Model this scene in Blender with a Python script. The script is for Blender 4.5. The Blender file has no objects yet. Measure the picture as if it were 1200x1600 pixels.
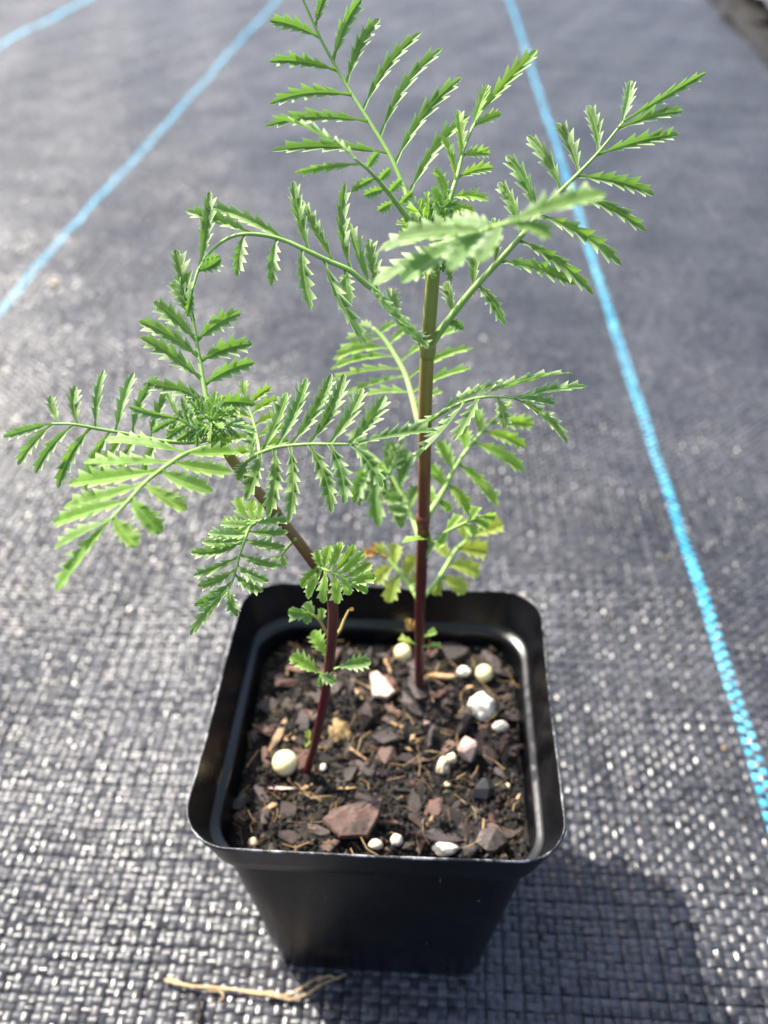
import bpy, bmesh, math, random
import numpy as np
from mathutils import Vector, Matrix, noise
from mathutils.bvhtree import BVHTree

random.seed(7)
RNG = np.random.default_rng(7)
CM = 0.01
scene = bpy.context.scene
COL = scene.collection

# ------------------------------------------------------------------ camera, sky, sun, exposure
F_PX, CXP, CYP = 1400.0, 600.0, 800.0           # focal length in photo pixels (1200 x 1600)
PITCH = math.atan(1100.0 / F_PX)                # the horizon lies 1100 px above the picture centre
YAW = math.radians(3.21)
CAM = Vector((0.91, -15.72, 27.4))              # cm, the pot stands at the origin
FOCUS = 18.3                                    # cm
cd = bpy.data.cameras.new("camera")
cam = bpy.data.objects.new("camera", cd)
COL.objects.link(cam)
cam.location = CAM * CM
cam.rotation_euler = (math.pi / 2 - PITCH, 0.0, YAW)
cd.sensor_fit = 'VERTICAL'
cd.sensor_height = 36.0
cd.sensor_width = 27.0
cd.lens = 36.0 * F_PX / 1600.0
cd.clip_start = 0.01
cd.clip_end = 200.0
cd.dof.use_dof = True
cd.dof.focus_distance = FOCUS * CM
cd.dof.aperture_fstop = cd.lens / 2.8           # a 2.8 mm wide phone aperture
scene.camera = cam

SUN_AZ, SUN_EL = math.radians(-51), math.radians(52)
TO_SUN = Vector((math.sin(SUN_AZ) * math.cos(SUN_EL), math.cos(SUN_AZ) * math.cos(SUN_EL), math.sin(SUN_EL)))
world = bpy.data.worlds.new("World")
scene.world = world
world.use_nodes = True
wn = world.node_tree
wn.nodes.clear()
sky = wn.nodes.new('ShaderNodeTexSky')
sky.sky_type = 'NISHITA'
sky.sun_disc = False
sky.sun_elevation = math.asin(TO_SUN.z)
sky.sun_rotation = math.atan2(TO_SUN.x, TO_SUN.y)
sky.air_density = 1.0
sky.dust_density = 3.5
bg = wn.nodes.new('ShaderNodeBackground')
bg.inputs['Strength'].default_value = 0.15
wo = wn.nodes.new('ShaderNodeOutputWorld')
wn.links.new(sky.outputs[0], bg.inputs['Color'])
wn.links.new(bg.outputs[0], wo.inputs['Surface'])

sd = bpy.data.lights.new("sun", 'SUN')
sd.energy = 4.8
sd.angle = math.radians(0.53)
sd.color = (1.0, 0.94, 0.84)
sun = bpy.data.objects.new("sun", sd)
COL.objects.link(sun)
sun.rotation_euler = TO_SUN.to_track_quat('Z', 'Y').to_euler()
sun.location = TO_SUN * 2

scene.view_settings.view_transform = 'Standard'
scene.view_settings.look = 'None'
scene.view_settings.gamma = 1.0
scene.view_settings.use_curve_mapping = False
scene.view_settings.exposure = 1.22
scene.cycles.use_denoising = True
scene.cycles.max_bounces = 8
scene.cycles.sample_clamp_indirect = 6.0

# ------------------------------------------------------------------ from a photo pixel to a place in the world (cm)
CR = cam.rotation_euler.to_matrix()
FWD = CR @ Vector((0, 0, -1))

def ray(px, py):
    return CR @ Vector(((px - CXP) / F_PX, -(py - CYP) / F_PX, -1.0))

def at(px, py, d):
    """the point d cm in front of the camera plane"""
    return CAM + ray(px, py) * d

def on(px, py, z):
    """the point at height z cm"""
    r = ray(px, py)
    return CAM + r * ((z - CAM.z) / r.z)

def depth(p):
    return (p - CAM).dot(FWD)

# ------------------------------------------------------------------ objects
def link(name, me, mat, parent=None, origin=None):
    o = bpy.data.objects.new(name, me)
    COL.objects.link(o)
    if mat is not None:
        me.materials.append(mat)
    if parent is not None:
        o.parent = parent
    return o

def tag(o, label=None, cat=None, group=None, kind=None):
    if label: o["label"] = label
    if cat: o["category"] = cat
    if group: o["group"] = group
    if kind: o["kind"] = kind
    return o

def empty(name, loc):
    o = bpy.data.objects.new(name, None)
    o.empty_display_size = 0.01
    COL.objects.link(o)
    o.location = Vector(loc) * CM
    return o

def mesh_from(name, verts, faces, smooth=True, off=Vector((0, 0, 0))):
    me = bpy.data.meshes.new(name)
    me.from_pydata([tuple((Vector(v) - off) * CM) for v in verts], [], faces)
    me.update()
    if smooth:
        me.polygons.foreach_set('use_smooth', [True] * len(me.polygons))
    return me

# ------------------------------------------------------------------ materials
def new_mat(name):
    m = bpy.data.materials.new(name)
    m.use_nodes = True
    nt = m.node_tree
    b = nt.nodes['Principled BSDF']
    return m, nt, b

def N(nt, t, **kw):
    n = nt.nodes.new(t)
    for k, v in kw.items():
        if k in n.inputs:
            n.inputs[k].default_value = v
        else:
            setattr(n, k, v)
    return n

def L(nt, a, b):
    nt.links.new(a, b)

def ramp(nt, src, stops):
    r = nt.nodes.new('ShaderNodeValToRGB')
    els = r.color_ramp.elements
    while len(els) < len(stops):
        els.new(0.5)
    for e, (p, c) in zip(els, stops):
        e.position = p
        e.color = (c[0], c[1], c[2], 1) if isinstance(c, tuple) else (c, c, c, 1)
    L(nt, src, r.inputs[0])
    return r

def mixc(nt, fac, a, b, mode='MIX'):
    n = nt.nodes.new('ShaderNodeMix')
    n.data_type = 'RGBA'
    n.blend_type = mode
    for key, val in ((0, fac), (6, a), (7, b)):
        if isinstance(val, bpy.types.NodeSocket):
            L(nt, val, n.inputs[key])
        elif key == 0:
            n.inputs[key].default_value = val
        else:
            n.inputs[key].default_value = (val[0], val[1], val[2], 1)
    return n.outputs[2]

def obj_noise(nt, scale, detail=4, rough=0.55, coord='Object'):
    tc = nt.nodes.new('ShaderNodeTexCoord')
    n = N(nt, 'ShaderNodeTexNoise', Scale=scale, Detail=detail, Roughness=rough)
    L(nt, tc.outputs[coord], n.inputs['Vector'])
    return n

def bump(nt, b, src, strength, dist):
    n = N(nt, 'ShaderNodeBump', Strength=strength, Distance=dist)
    L(nt, src, n.inputs['Height'])
    L(nt, n.outputs[0], b.inputs['Normal'])
    return n

def leaf_mat(name, face, rimc, back, trans, tfac):
    m, nt, b = new_mat(name)
    att = N(nt, 'ShaderNodeAttribute', attribute_name='rim')
    oi = nt.nodes.new('ShaderNodeObjectInfo')
    nz = obj_noise(nt, 420, 5, 0.6)
    nl = obj_noise(nt, 90, 3)
    dark = tuple(c * 0.62 for c in face)
    base = mixc(nt, ramp(nt, nz.outputs[0], [(0.35, 0.0), (0.7, 1.0)]).outputs[0], dark, face)
    base = mixc(nt, ramp(nt, nl.outputs[0], [(0.45, 0.0), (0.8, 0.22)]).outputs[0], base, rimc)
    hs = N(nt, 'ShaderNodeHueSaturation', Saturation=1.0)
    mr = N(nt, 'ShaderNodeMapRange')
    mr.inputs['To Min'].default_value = 0.82
    mr.inputs['To Max'].default_value = 1.16
    L(nt, oi.outputs['Random'], mr.inputs['Value'])
    L(nt, mr.outputs[0], hs.inputs['Value'])
    L(nt, base, hs.inputs['Color'])
    mh = N(nt, 'ShaderNodeMapRange')
    mh.inputs['To Min'].default_value = 0.487
    mh.inputs['To Max'].default_value = 0.512
    ml = N(nt, 'ShaderNodeMath', operation='MULTIPLY'); ml.inputs[1].default_value = 7.31
    fr = N(nt, 'ShaderNodeMath', operation='FRACT')
    L(nt, oi.outputs['Random'], ml.inputs[0]); L(nt, ml.outputs[0], fr.inputs[0]); L(nt, fr.outputs[0], mh.inputs['Value'])
    L(nt, mh.outputs[0], hs.inputs['Hue'])
    rr = ramp(nt, att.outputs['Fac'], [(0.56, 0.0), (0.92, 0.9)])
    c = mixc(nt, rr.outputs[0], hs.outputs[0], rimc)
    # pale midrib
    rm = ramp(nt, att.outputs['Fac'], [(0.0, 0.30), (0.07, 0.0)])
    c = mixc(nt, rm.outputs[0], c, rimc)
    geo = nt.nodes.new('ShaderNodeNewGeometry')
    c2 = mixc(nt, geo.outputs['Backfacing'], c, mixc(nt, rr.outputs[0], back, rimc))
    L(nt, c2, b.inputs['Base Color'])
    b.inputs['Roughness'].default_value = 0.5
    b.inputs['Specular IOR Level'].default_value = 0.22
    b.inputs['Sheen Weight'].default_value = 0.0
    b.inputs['Sheen Roughness'].default_value = 0.4
    bump(nt, b, nz.outputs[0], 0.45, 0.0004)
    tr = N(nt, 'ShaderNodeBsdfTranslucent')
    tr.inputs['Color'].default_value = (*trans, 1)
    ms = N(nt, 'ShaderNodeMixShader')
    ms.inputs[0].default_value = tfac
    out = nt.nodes['Material Output']
    L(nt, b.outputs[0], ms.inputs[1]); L(nt, tr.outputs[0], ms.inputs[2]); L(nt, ms.outputs[0], out.inputs['Surface'])
    return m

M = {}
M['leaf'] = leaf_mat('leaf_green', (0.100, 0.200, 0.042), (0.48, 0.60, 0.32), (0.17, 0.28, 0.095), (0.30, 0.60, 0.06), 0.24)
M['leaf_light'] = leaf_mat('leaf_fresh_green', (0.165, 0.31, 0.045), (0.47, 0.62, 0.25), (0.22, 0.36, 0.085), (0.42, 0.72, 0.06), 0.32)
M['leaf_yellow'] = leaf_mat('leaf_yellowing', (0.24, 0.34, 0.055), (0.44, 0.50, 0.16), (0.30, 0.38, 0.10), (0.55, 0.68, 0.07), 0.38)
M['leaf_withered'] = leaf_mat('leaf_withered', (0.42, 0.25, 0.08), (0.50, 0.33, 0.16), (0.42, 0.27, 0.12), (0.65, 0.40, 0.08), 0.35)

def stalk_mat(name, a, bcol):
    m, nt, b = new_mat(name)
    nz = obj_noise(nt, 260, 4)
    c = mixc(nt, nz.outputs[0], a, bcol)
    L(nt, c, b.inputs['Base Color'])
    b.inputs['Roughness'].default_value = 0.55
    b.inputs['Subsurface Weight'].default_value = 0.25
    b.inputs['Subsurface Radius'].default_value = (0.0006, 0.0010, 0.0003)
    bump(nt, b, nz.outputs[0], 0.25, 0.0003)
    return m
M['stalk'] = stalk_mat('leaf_stalk', (0.17, 0.32, 0.05), (0.30, 0.45, 0.13))
M['stalk_dry'] = stalk_mat('dry_stalk', (0.36, 0.24, 0.08), (0.22, 0.12, 0.05))
M['stalk_brown'] = stalk_mat('brown_stalk', (0.30, 0.30, 0.06), (0.42, 0.24, 0.08))

# stem: maroon at the soil, olive brown above, green at the top (real pigment of the stem)
m, nt, b = new_mat('stem')
tc = nt.nodes.new('ShaderNodeTexCoord')
sp = nt.nodes.new('ShaderNodeSeparateXYZ')
L(nt, tc.outputs['Object'], sp.inputs[0])
nz = obj_noise(nt, 130, 4)
ad = N(nt, 'ShaderNodeMath', operation='MULTIPLY_ADD'); ad.inputs[1].default_value = 0.03; 
L(nt, nz.outputs[0], ad.inputs[0]); L(nt, sp.outputs['Z'], ad.inputs[2])
mr = N(nt, 'ShaderNodeMapRange'); mr.inputs['From Min'].default_value = 0.012; mr.inputs['From Max'].default_value = 0.157
L(nt, ad.outputs[0], mr.inputs['Value'])
rc = ramp(nt, mr.outputs[0], [(0.0, (0.060, 0.006, 0.012)), (0.36, (0.075, 0.010, 0.012)), (0.56, (0.15, 0.045, 0.018)), (0.72, (0.24, 0.15, 0.035)), (0.86, (0.19, 0.21, 0.045)), (1.0, (0.22, 0.36, 0.06))])
att = N(nt, 'ShaderNodeAttribute', attribute_name='rib')
c = mixc(nt, att.outputs['Fac'], rc.outputs[0], (0.30, 0.26, 0.06))
c = mixc(nt, ramp(nt, mr.outputs[0], [(0.5, 1.0), (0.75, 0.5)]).outputs[0], c, rc.outputs[0])
L(nt, c, b.inputs['Base Color'])
b.inputs['Roughness'].default_value = 0.38
b.inputs['Subsurface Weight'].default_value = 0.08
b.inputs['Subsurface Radius'].default_value = (0.001, 0.0006, 0.0003)
nz2 = obj_noise(nt, 600, 3)
bump(nt, b, nz2.outputs[0], 0.25, 0.0003)
M['stem'] = m

# pot plastic
m, nt, b = new_mat('black_plastic')
n1 = obj_noise(nt, 55, 6, 0.65)
n2 = obj_noise(nt, 500, 4)
c = mixc(nt, ramp(nt, n1.outputs[0], [(0.45, 0.0), (0.75, 1.0)]).outputs[0], (0.0028, 0.003, 0.004), (0.008, 0.008, 0.0085))
vo = N(nt, 'ShaderNodeTexVoronoi', Scale=260.0); vo.feature = 'F1'
tcv = nt.nodes.new('ShaderNodeTexCoord'); L(nt, tcv.outputs['Object'], vo.inputs['Vector'])
spk = ramp(nt, vo.outputs['Distance'], [(0.05, 1.0), (0.11, 0.0)])
gate = ramp(nt, vo.outputs['Color'], [(0.86, 0.0), (0.9, 1.0)])
mm = N(nt, 'ShaderNodeMath', operation='MULTIPLY'); L(nt, spk.outputs[0], mm.inputs[0]); L(nt, gate.outputs[0], mm.inputs[1])
c = mixc(nt, mm.outputs[0], c, (0.16, 0.15, 0.13))
L(nt, c, b.inputs['Base Color'])
L(nt, ramp(nt, n1.outputs[0], [(0.3, 0.24), (0.7, 0.38)]).outputs[0], b.inputs['Roughness'])
b.inputs['Specular IOR Level'].default_value = 0.22
bump(nt, b, n2.outputs[0], 0.12, 0.0004)
M['plastic'] = m

m, nt, b = new_mat('scuffed_plastic_lip')
n1 = obj_noise(nt, 130, 6, 0.7)
c = mixc(nt, ramp(nt, n1.outputs[0], [(0.5, 0.0), (0.66, 1.0)]).outputs[0], (0.016, 0.016, 0.018), (0.30, 0.30, 0.31))
L(nt, c, b.inputs['Base Color'])
b.inputs['Roughness'].default_value = 0.38
bump(nt, b, n1.outputs[0], 0.6, 0.0012)
M['lip'] = m

def mat_fabric(name, col, dust, rough, woven=False):
    m, nt, b = new_mat(name)
    tc = nt.nodes.new('ShaderNodeTexCoord')
    n1 = N(nt, 'ShaderNodeTexNoise', Scale=9.0, Detail=7.0, Roughness=0.62)
    L(nt, tc.outputs['Object'], n1.inputs['Vector'])
    n3 = N(nt, 'ShaderNodeTexNoise', Scale=170.0, Detail=4.0, Roughness=0.6)
    L(nt, tc.outputs['Object'], n3.inputs['Vector'])
    fac = ramp(nt, n1.outputs[0], [(0.35, 0.0), (0.75, 1.0)])
    c = mixc(nt, fac.outputs[0], col, dust)
    c = mixc(nt, ramp(nt, n3.outputs[0], [(0.45, 0.0), (0.8, 0.6)]).outputs[0], c, dust)
    if woven:
        mp = nt.nodes.new('ShaderNodeMapping')
        mp.inputs['Scale'].default_value = (1 / (0.28 * CM), 1 / (0.26 * CM), 1.0)
        L(nt, tc.outputs['Object'], mp.inputs['Vector'])
        ch = N(nt, 'ShaderNodeTexChecker', Scale=1.0)
        L(nt, mp.outputs[0], ch.inputs['Vector'])
        bump(nt, b, ch.outputs['Fac'], 0.5, 0.0006)
        rr = mixc(nt, ch.outputs['Fac'], (rough, rough, rough), (rough + .08, rough + .08, rough + .08))
        L(nt, rr, b.inputs['Roughness'])
    else:
        at_ = N(nt, 'ShaderNodeAttribute', attribute_name='tone')
        hs = N(nt, 'ShaderNodeHueSaturation')
        mr = N(nt, 'ShaderNodeMapRange'); mr.inputs['To Min'].default_value = 0.55; mr.inputs['To Max'].default_value = 1.5
        L(nt, at_.outputs['Fac'], mr.inputs['Value']); L(nt, mr.outputs[0], hs.inputs['Value']); L(nt, c, hs.inputs['Color'])
        c = hs.outputs[0]
        m2 = N(nt, 'ShaderNodeMapRange'); m2.inputs['To Min'].default_value = rough - 0.14; m2.inputs['To Max'].default_value = rough + 0.14
        L(nt, at_.outputs['Fac'], m2.inputs['Value']); L(nt, m2.outputs[0], b.inputs['Roughness'])
        # fine drawn streaks of the tapes
        mp = nt.nodes.new('ShaderNodeMapping'); mp.inputs['Scale'].default_value = (2600, 240, 1)
        L(nt, tc.outputs['Object'], mp.inputs['Vector'])
        st = N(nt, 'ShaderNodeTexNoise', Scale=1.0, Detail=2.0)
        L(nt, mp.outputs[0], st.inputs['Vector'])
        bump(nt, b, st.outputs[0], 0.25, 0.0003)
    L(nt, c, b.inputs['Base Color'])
    b.inputs['Specular IOR Level'].default_value = 0.40
    return m
M['tape'] = mat_fabric('black_woven_tape', (0.019, 0.021, 0.026), (0.066, 0.067, 0.074), 0.34)
M['mat_far'] = mat_fabric('black_woven_sheet', (0.019, 0.021, 0.026), (0.066, 0.067, 0.074), 0.38, woven=True)
M['blue'] = mat_fabric('blue_woven_tape', (0.02, 0.34, 0.56), (0.16, 0.48, 0.64), 0.45)
m, nt, b = new_mat('dark_underside')
b.inputs['Base Color'].default_value = (0.012, 0.012, 0.014, 1)
b.inputs['Roughness'].default_value = 0.6
M['under'] = m

def grain_mat(name, cols, rough=0.75, scale=300, bs=0.6, dirt=0.0):
    m, nt, b = new_mat(name)
    oi = nt.nodes.new('ShaderNodeObjectInfo')
    nz = obj_noise(nt, scale, 6, 0.65)
    r = ramp(nt, nz.outputs[0], [(0.25 + 0.5 * i / max(1, len(cols) - 1), c) for i, c in enumerate(cols)])
    hs = N(nt, 'ShaderNodeHueSaturation')
    mr = N(nt, 'ShaderNodeMapRange'); mr.inputs['To Min'].default_value = 0.65; mr.inputs['To Max'].default_value = 1.35
    L(nt, oi.outputs['Random'], mr.inputs['Value']); L(nt, mr.outputs[0], hs.inputs['Value'])
    L(nt, r.outputs[0], hs.inputs['Color'])
    c = hs.outputs[0]
    if dirt:
        nd = obj_noise(nt, 190, 5, 0.7)
        c = mixc(nt, ramp(nt, nd.outputs[0], [(0.50 - dirt * 0.2, 0.0), (0.62, 0.9)]).outputs[0], c, (0.014, 0.010, 0.007))
    L(nt, c, b.inputs['Base Color'])
    b.inputs['Roughness'].default_value = rough
    bump(nt, b, nz.outputs[0], bs, 0.0008)
    return m
M['soil'] = grain_mat('peat_soil', [(0.0015, 0.001, 0.0008), (0.005, 0.0037, 0.0028), (0.016, 0.0125, 0.0065)], 0.9, 420, 1.0)
M['bark_dark'] = grain_mat('dark_bark', [(0.005, 0.003, 0.0025), (0.024, 0.013, 0.010), (0.085, 0.050, 0.036)], 0.7, 260, dirt=0.25)
M['bark_red'] = grain_mat('red_bark', [(0.045, 0.020, 0.014), (0.12, 0.060, 0.042), (0.22, 0.125, 0.09)], 0.7, 260, dirt=0.25)
M['bark_grey'] = grain_mat('grey_bark', [(0.020, 0.015, 0.014), (0.060, 0.044, 0.041), (0.14, 0.11, 0.10)], 0.7, 260, dirt=0.25)
M['tan'] = grain_mat('tan_wood', [(0.22, 0.12, 0.055), (0.40, 0.25, 0.12), (0.52, 0.36, 0.20)], 0.65, 260, dirt=0.25)
M['pink'] = grain_mat('pale_pink_chip', [(0.26, 0.17, 0.14), (0.44, 0.31, 0.26), (0.52, 0.39, 0.33)], 0.6, 200, 0.3)
M['gold'] = grain_mat('golden_husk', [(0.05, 0.03, 0.012), (0.20, 0.13, 0.05), (0.38, 0.28, 0.13)], 0.8, 320, 1.0)
M['perlite'] = grain_mat('white_perlite', [(0.60, 0.54, 0.42), (0.80, 0.75, 0.62), (0.86, 0.82, 0.72)], 0.7, 500)
for k_ in ('perlite',):
    b = M[k_].node_tree.nodes['Principled BSDF']
    b.inputs['Subsurface Weight'].default_value = 0.8
    b.inputs['Subsurface Radius'].default_value = (0.005, 0.0045, 0.0035)
M['cream'] = grain_mat('cream_lump', [(0.48, 0.34, 0.20), (0.66, 0.54, 0.36), (0.74, 0.64, 0.48)], 0.7, 350)
M['fibre'] = grain_mat('straw_fibre', [(0.12, 0.07, 0.025), (0.26, 0.16, 0.055), (0.40, 0.27, 0.11)], 0.6, 300)
M['root'] = grain_mat('dry_root_fibre', [(0.24, 0.15, 0.07), (0.42, 0.29, 0.15), (0.52, 0.39, 0.24)], 0.7, 700)
m, nt, b = new_mat('fertiliser_bead')
b.inputs['Base Color'].default_value = (0.92, 0.80, 0.46, 1)
b.inputs['Roughness'].default_value = 0.16
b.inputs['Transmission Weight'].default_value = 0.0
b.inputs['Coat Weight'].default_value = 0.6
b.inputs['Coat Roughness'].default_value = 0.08
b.inputs['Subsurface Weight'].default_value = 1.0
b.inputs['Subsurface Radius'].default_value = (0.008, 0.007, 0.004)
b.inputs['IOR'].default_value = 1.42
M['bead'] = m

# ------------------------------------------------------------------ the ground: woven weed mat
PW, PF = 0.28, 0.26                                # warp and weft pitch, cm

def mat_z(x, y):
    """gentle waves of the cloth, flat under the pot (cm)"""
    z = 0.16 * np.sin(x * 0.23 + 0.6 * np.sin(y * 0.11)) * np.sin(y * 0.17 + 1.3) + 0.12 * np.sin(x * 0.41 + y * 0.09 + 2.0) \
        + 0.05 * np.sin(x * 0.9 - y * 0.35) + 0.05 * np.sin(y * 0.83 + x * 0.2)
    r = np.sqrt(x * x + y * y)
    k = np.clip((r - 5.5) / 7.0, 0, 1)
    return z * k * k * (3 - 2 * k) - 0.06

def grid_mesh(name, xs, ys, zfun):
    X, Y = np.meshgrid(xs, ys)
    Z = zfun(X, Y)
    V = np.stack([X, Y, Z], -1).reshape(-1, 3) * CM
    nx, ny = len(xs), len(ys)
    idx = np.arange(nx * ny).reshape(ny, nx)
    F = np.stack([idx[:-1, :-1], idx[:-1, 1:], idx[1:, 1:], idx[1:, :-1]], -1).reshape(-1, 4)
    return np_mesh(name, V, F)

def np_mesh(name, V, F, smooth=True):
    me = bpy.data.meshes.new(name)
    me.vertices.add(len(V)); me.vertices.foreach_set('co', V.astype(np.float32).ravel())
    k = F.shape[1]
    me.loops.add(F.size); me.loops.foreach_set('vertex_index', F.astype(np.int32).ravel())
    me.polygons.add(len(F))
    me.polygons.foreach_set('loop_start', np.arange(0, F.size, k, dtype=np.int32))
    me.polygons.foreach_set('loop_total', np.full(len(F), k, dtype=np.int32))
    me.update(calc_edges=True)
    if smooth:
        me.polygons.foreach_set('use_smooth', np.ones(len(F), dtype=bool))
    return me

YN0, YMID, YFAR = -13.0, 32.0, 176.0               # cm: fine tapes, coarser tapes, then sheet only

ys_far = np.concatenate([np.arange(-60, YFAR, 1.2), np.arange(YFAR, 260, 2.0), np.array([300, 400, 600, 1000.0])])
xs_far = np.concatenate([[-800, -400, -250.0], np.arange(-170, 90, 2.0), [100, 150, 250, 500, 800.0]])
def under_z(x, y):
    s = np.clip((y - (YFAR - 0.6)) / 1.2, 0, 1)
    return mat_z(x, y) - 0.10 + 0.10 * s
ground = link('ground', grid_mesh('ground', xs_far, ys_far, under_z), M['mat_far'])
tag(ground, 'black woven plastic weed mat with blue marker stripes under the pot', 'weed mat', kind='structure')

BLUE = {}                                          # warp index -> stripe number
for s, xc in enumerate((on(925, 400, 0).x * 0.34 + on(1050, 800, 0).x * 0.33 + on(1190, 1225, 0).x * 0.33,
                        on(215, 242, 0).x, on(62, 38, 0).x)):
    i0 = int(round(xc / PW - 0.5))
    BLUE[i0] = s; BLUE[i0 + 1] = s

def weave(i0, i1, j0, j1, nx, ny, keep):
    I, J = np.meshgrid(np.arange(i0, i1), np.arange(j0, j1))
    I, J = I.ravel(), J.ravel()
    k = keep(I * PW, J * PF)
    I, J = I[k], J[k]
    wv = (I + J) % 2 == 0                          # the warp tape lies on top here
    rng = np.random.default_rng(11)
    n = len(I)
    ww = 0.90 + 0.12 * np.sin(I * 12.9898) * np.cos(I * 4.1)      # each tape keeps its own width
    wf = 0.92 + 0.10 * np.sin(J * 7.233) * np.cos(J * 2.7)
    toneI = (np.sin(I * 127.1) * 43758.5) % 1.0
    toneJ = (np.sin(J * 311.7) * 24634.6) % 1.0
    tone = np.where(wv, toneI, toneJ) * 0.35 + rng.random(n) * 0.65
    tiltx = rng.normal(0, 0.10, n); tilty = rng.normal(0, 0.10, n)
    jx = 0.10 * PW * np.sin(I * 3.3 + J * 0.05); jy = 0.10 * PF * np.sin(J * 2.9 + I * 0.04)
    U = np.linspace(-1, 1, nx)                     # across the tape
    W = np.linspace(-1, 1, ny)                     # along the tape
    UU, WW = np.meshgrid(U, W)
    u, w = UU.ravel()[None, :], WW.ravel()[None, :]
    half_c = np.where(wv, PW * ww, PF * wf)[:, None] * 0.5
    blue = wv & np.isin(I, list(BLUE))
    half_l = (np.where(wv, PF, PW) * np.where(blue, 0.63, 0.58))[:, None]
    across, along = u * half_c, w * half_l
    lift = np.where(blue, 0.016, 0.0)[:, None] + 0.052 * (1 - np.abs(w) ** 3.2) - 0.010 * u ** 2
    x = np.where(wv[:, None], across, along) + (I * PW + jx)[:, None]
    y = np.where(wv[:, None], along, across) + (J * PF + jy)[:, None]
    z = lift + tiltx[:, None] * (x - (I * PW + jx)[:, None]) + tilty[:, None] * (y - (J * PF + jy)[:, None]) + mat_z(x, y)
    V = np.stack([x, y, z], -1)
    q = np.arange(nx * ny).reshape(ny, nx)
    F1 = np.stack([q[:-1, :-1], q[:-1, 1:], q[1:, 1:], q[1:, :-1]], -1).reshape(-1, 4)
    F2 = F1[:, ::-1]
    return I, J, wv, V, F1, F2, tone

def add_weave(parts, name, mask, I, wv, V, F1, F2, tone):
    s = V[mask]; w = wv[mask]; t = tone[mask]
    parts.setdefault(name, []).append((s, w, t, F1, F2))

def finish_weave(name, chunks, mat, kind=None):
    Vs, Fs, Ts, off = [], [], [], 0
    for s, w, t, F1, F2 in chunks:
        if len(s) == 0:
            continue
        k = s.shape[1]
        o = off + np.arange(len(s)) * k
        # warp patches run the grid as (x, y), weft patches are transposed, so their winding turns
        Fs.append((np.where(w[:, None, None], F1[None], F2[None]) + o[:, None, None]).reshape(-1, 4))
        Vs.append(s.reshape(-1, 3) * CM); Ts.append(np.repeat(t, k)); off += len(s) * k
    me = np_mesh(name, np.concatenate(Vs), np.concatenate(Fs))
    a = me.attributes.new('tone', 'FLOAT', 'POINT')
    a.data.foreach_set('value', np.concatenate(Ts).astype(np.float32))
    o = link(name, me, mat, ground)
    if kind: o["kind"] = kind
    return o

def in_view(x, y, margin):
    # along-view distance of the ground point, in the camera's heading frame
    dx, dy = x - CAM.x, y - CAM.y
    fx = dx * math.cos(YAW) + dy * math.sin(YAW)
    fy = -dx * math.sin(YAW) + dy * math.cos(YAW)
    dep = fy * math.cos(PITCH) + CAM.z * math.sin(PITCH)
    lim = dep * 600.0 / F_PX
    return np.abs(fx) < lim + margin

parts = {}
for (ya, yb, nx, ny, mg) in ((YN0, YMID, 3, 5, 15.0), (YMID, YFAR, 2, 3, 16.0)):
    I, J, wv, V, F1, F2, tone = weave(-460, 330, int(round(ya / PF)), int(round(yb / PF)), nx, ny,
                                      lambda x, y: in_view(x, y, mg))
    bl = np.isin(I, list(BLUE)) & wv
    add_weave(parts, 'warp_tapes', wv & ~bl, I, wv, V, F1, F2, tone)
    add_weave(parts, 'weft_tapes', ~wv, I, wv, V, F1, F2, tone)
    for i in BLUE:
        add_weave(parts, ('blue', i), bl & (I == i), I, wv, V, F1, F2, tone)
for key, ch in parts.items():
    if isinstance(key, tuple):
        if sum(len(c[0]) for c in ch) == 0:
            continue
        finish_weave('blue_marker_tape', ch, M['blue'])
    else:
        finish_weave(key, ch, M['tape'], 'stuff')
# the marker stripes run on where the cloth is too far away to tell its tapes
for s in (0, 1, 2):
    ii = sorted(i for i in BLUE if BLUE[i] == s)
    xa, xb = (ii[0] - 0.5) * PW, (ii[1] + 0.5) * PW
    ysr = np.arange(YFAR - 0.3 if s < 2 else 30.0, 330, 2.0)
    me = grid_mesh('blue_marker_tape', np.array([xa, (xa + xb) / 2, xb]), ysr, lambda x, y: mat_z(x, y) + 0.07)
    a = me.attributes.new('tone', 'FLOAT', 'POINT'); a.data.foreach_set('value', np.full(len(me.vertices), 0.5, np.float32))
    link('blue_marker_tape', me, M['blue'], ground)

# bare soil where the cloth ends, and the turned-up edge of the next cloth
e0, e1 = on(1085, -25, 0), on(1215, 120, 0)
ed = (e1 - e0).normalized(); en = Vector((ed.y, -ed.x, 0)); en = en if en.x > 0 else -en
def strip(name, w0, w1, zf, mat, n=90, m_=9, a0=-60.0, a1=110.0, wob=1.2):
    vs, fs = [], []
    for i in range(n + 1):
        t = a0 + (a1 - a0) * i / n
        wb = wob * noise.noise(Vector((t * 0.13, w0, 0)))
        for j in range(m_ + 1):
            s = j / m_
            p = e0 + ed * t + en * (w0 + wb + (w1 - w0) * s)
            vs.append((p.x, p.y, zf(t, s, p)))
    for i in range(n):
        for j in range(m_):
            a = i * (m_ + 1) + j
            fs.append((a, a + 1, a + m_ + 2, a + m_ + 1))
    return link(name, mesh_from(name, vs, fs), mat)
tag(strip('bare_soil', 0, 9, lambda t, s, p: 0.5 + 1.1 * noise.noise(Vector((p.x * .5, p.y * .5, 3))) * min(1, s * 6) + float(mat_z(p.x, p.y)) * 0, grain_mat('shade_darkened_earth', [(0.003, 0.003, 0.003), (0.006, 0.005, 0.005), (0.016, 0.011, 0.008)], 0.9, 30), 150, 14),  # earth colour darkened to stand for the shade beside the mat edge
    'strip of bare brown soil beyond the mat edge', 'soil', kind='structure')
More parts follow.
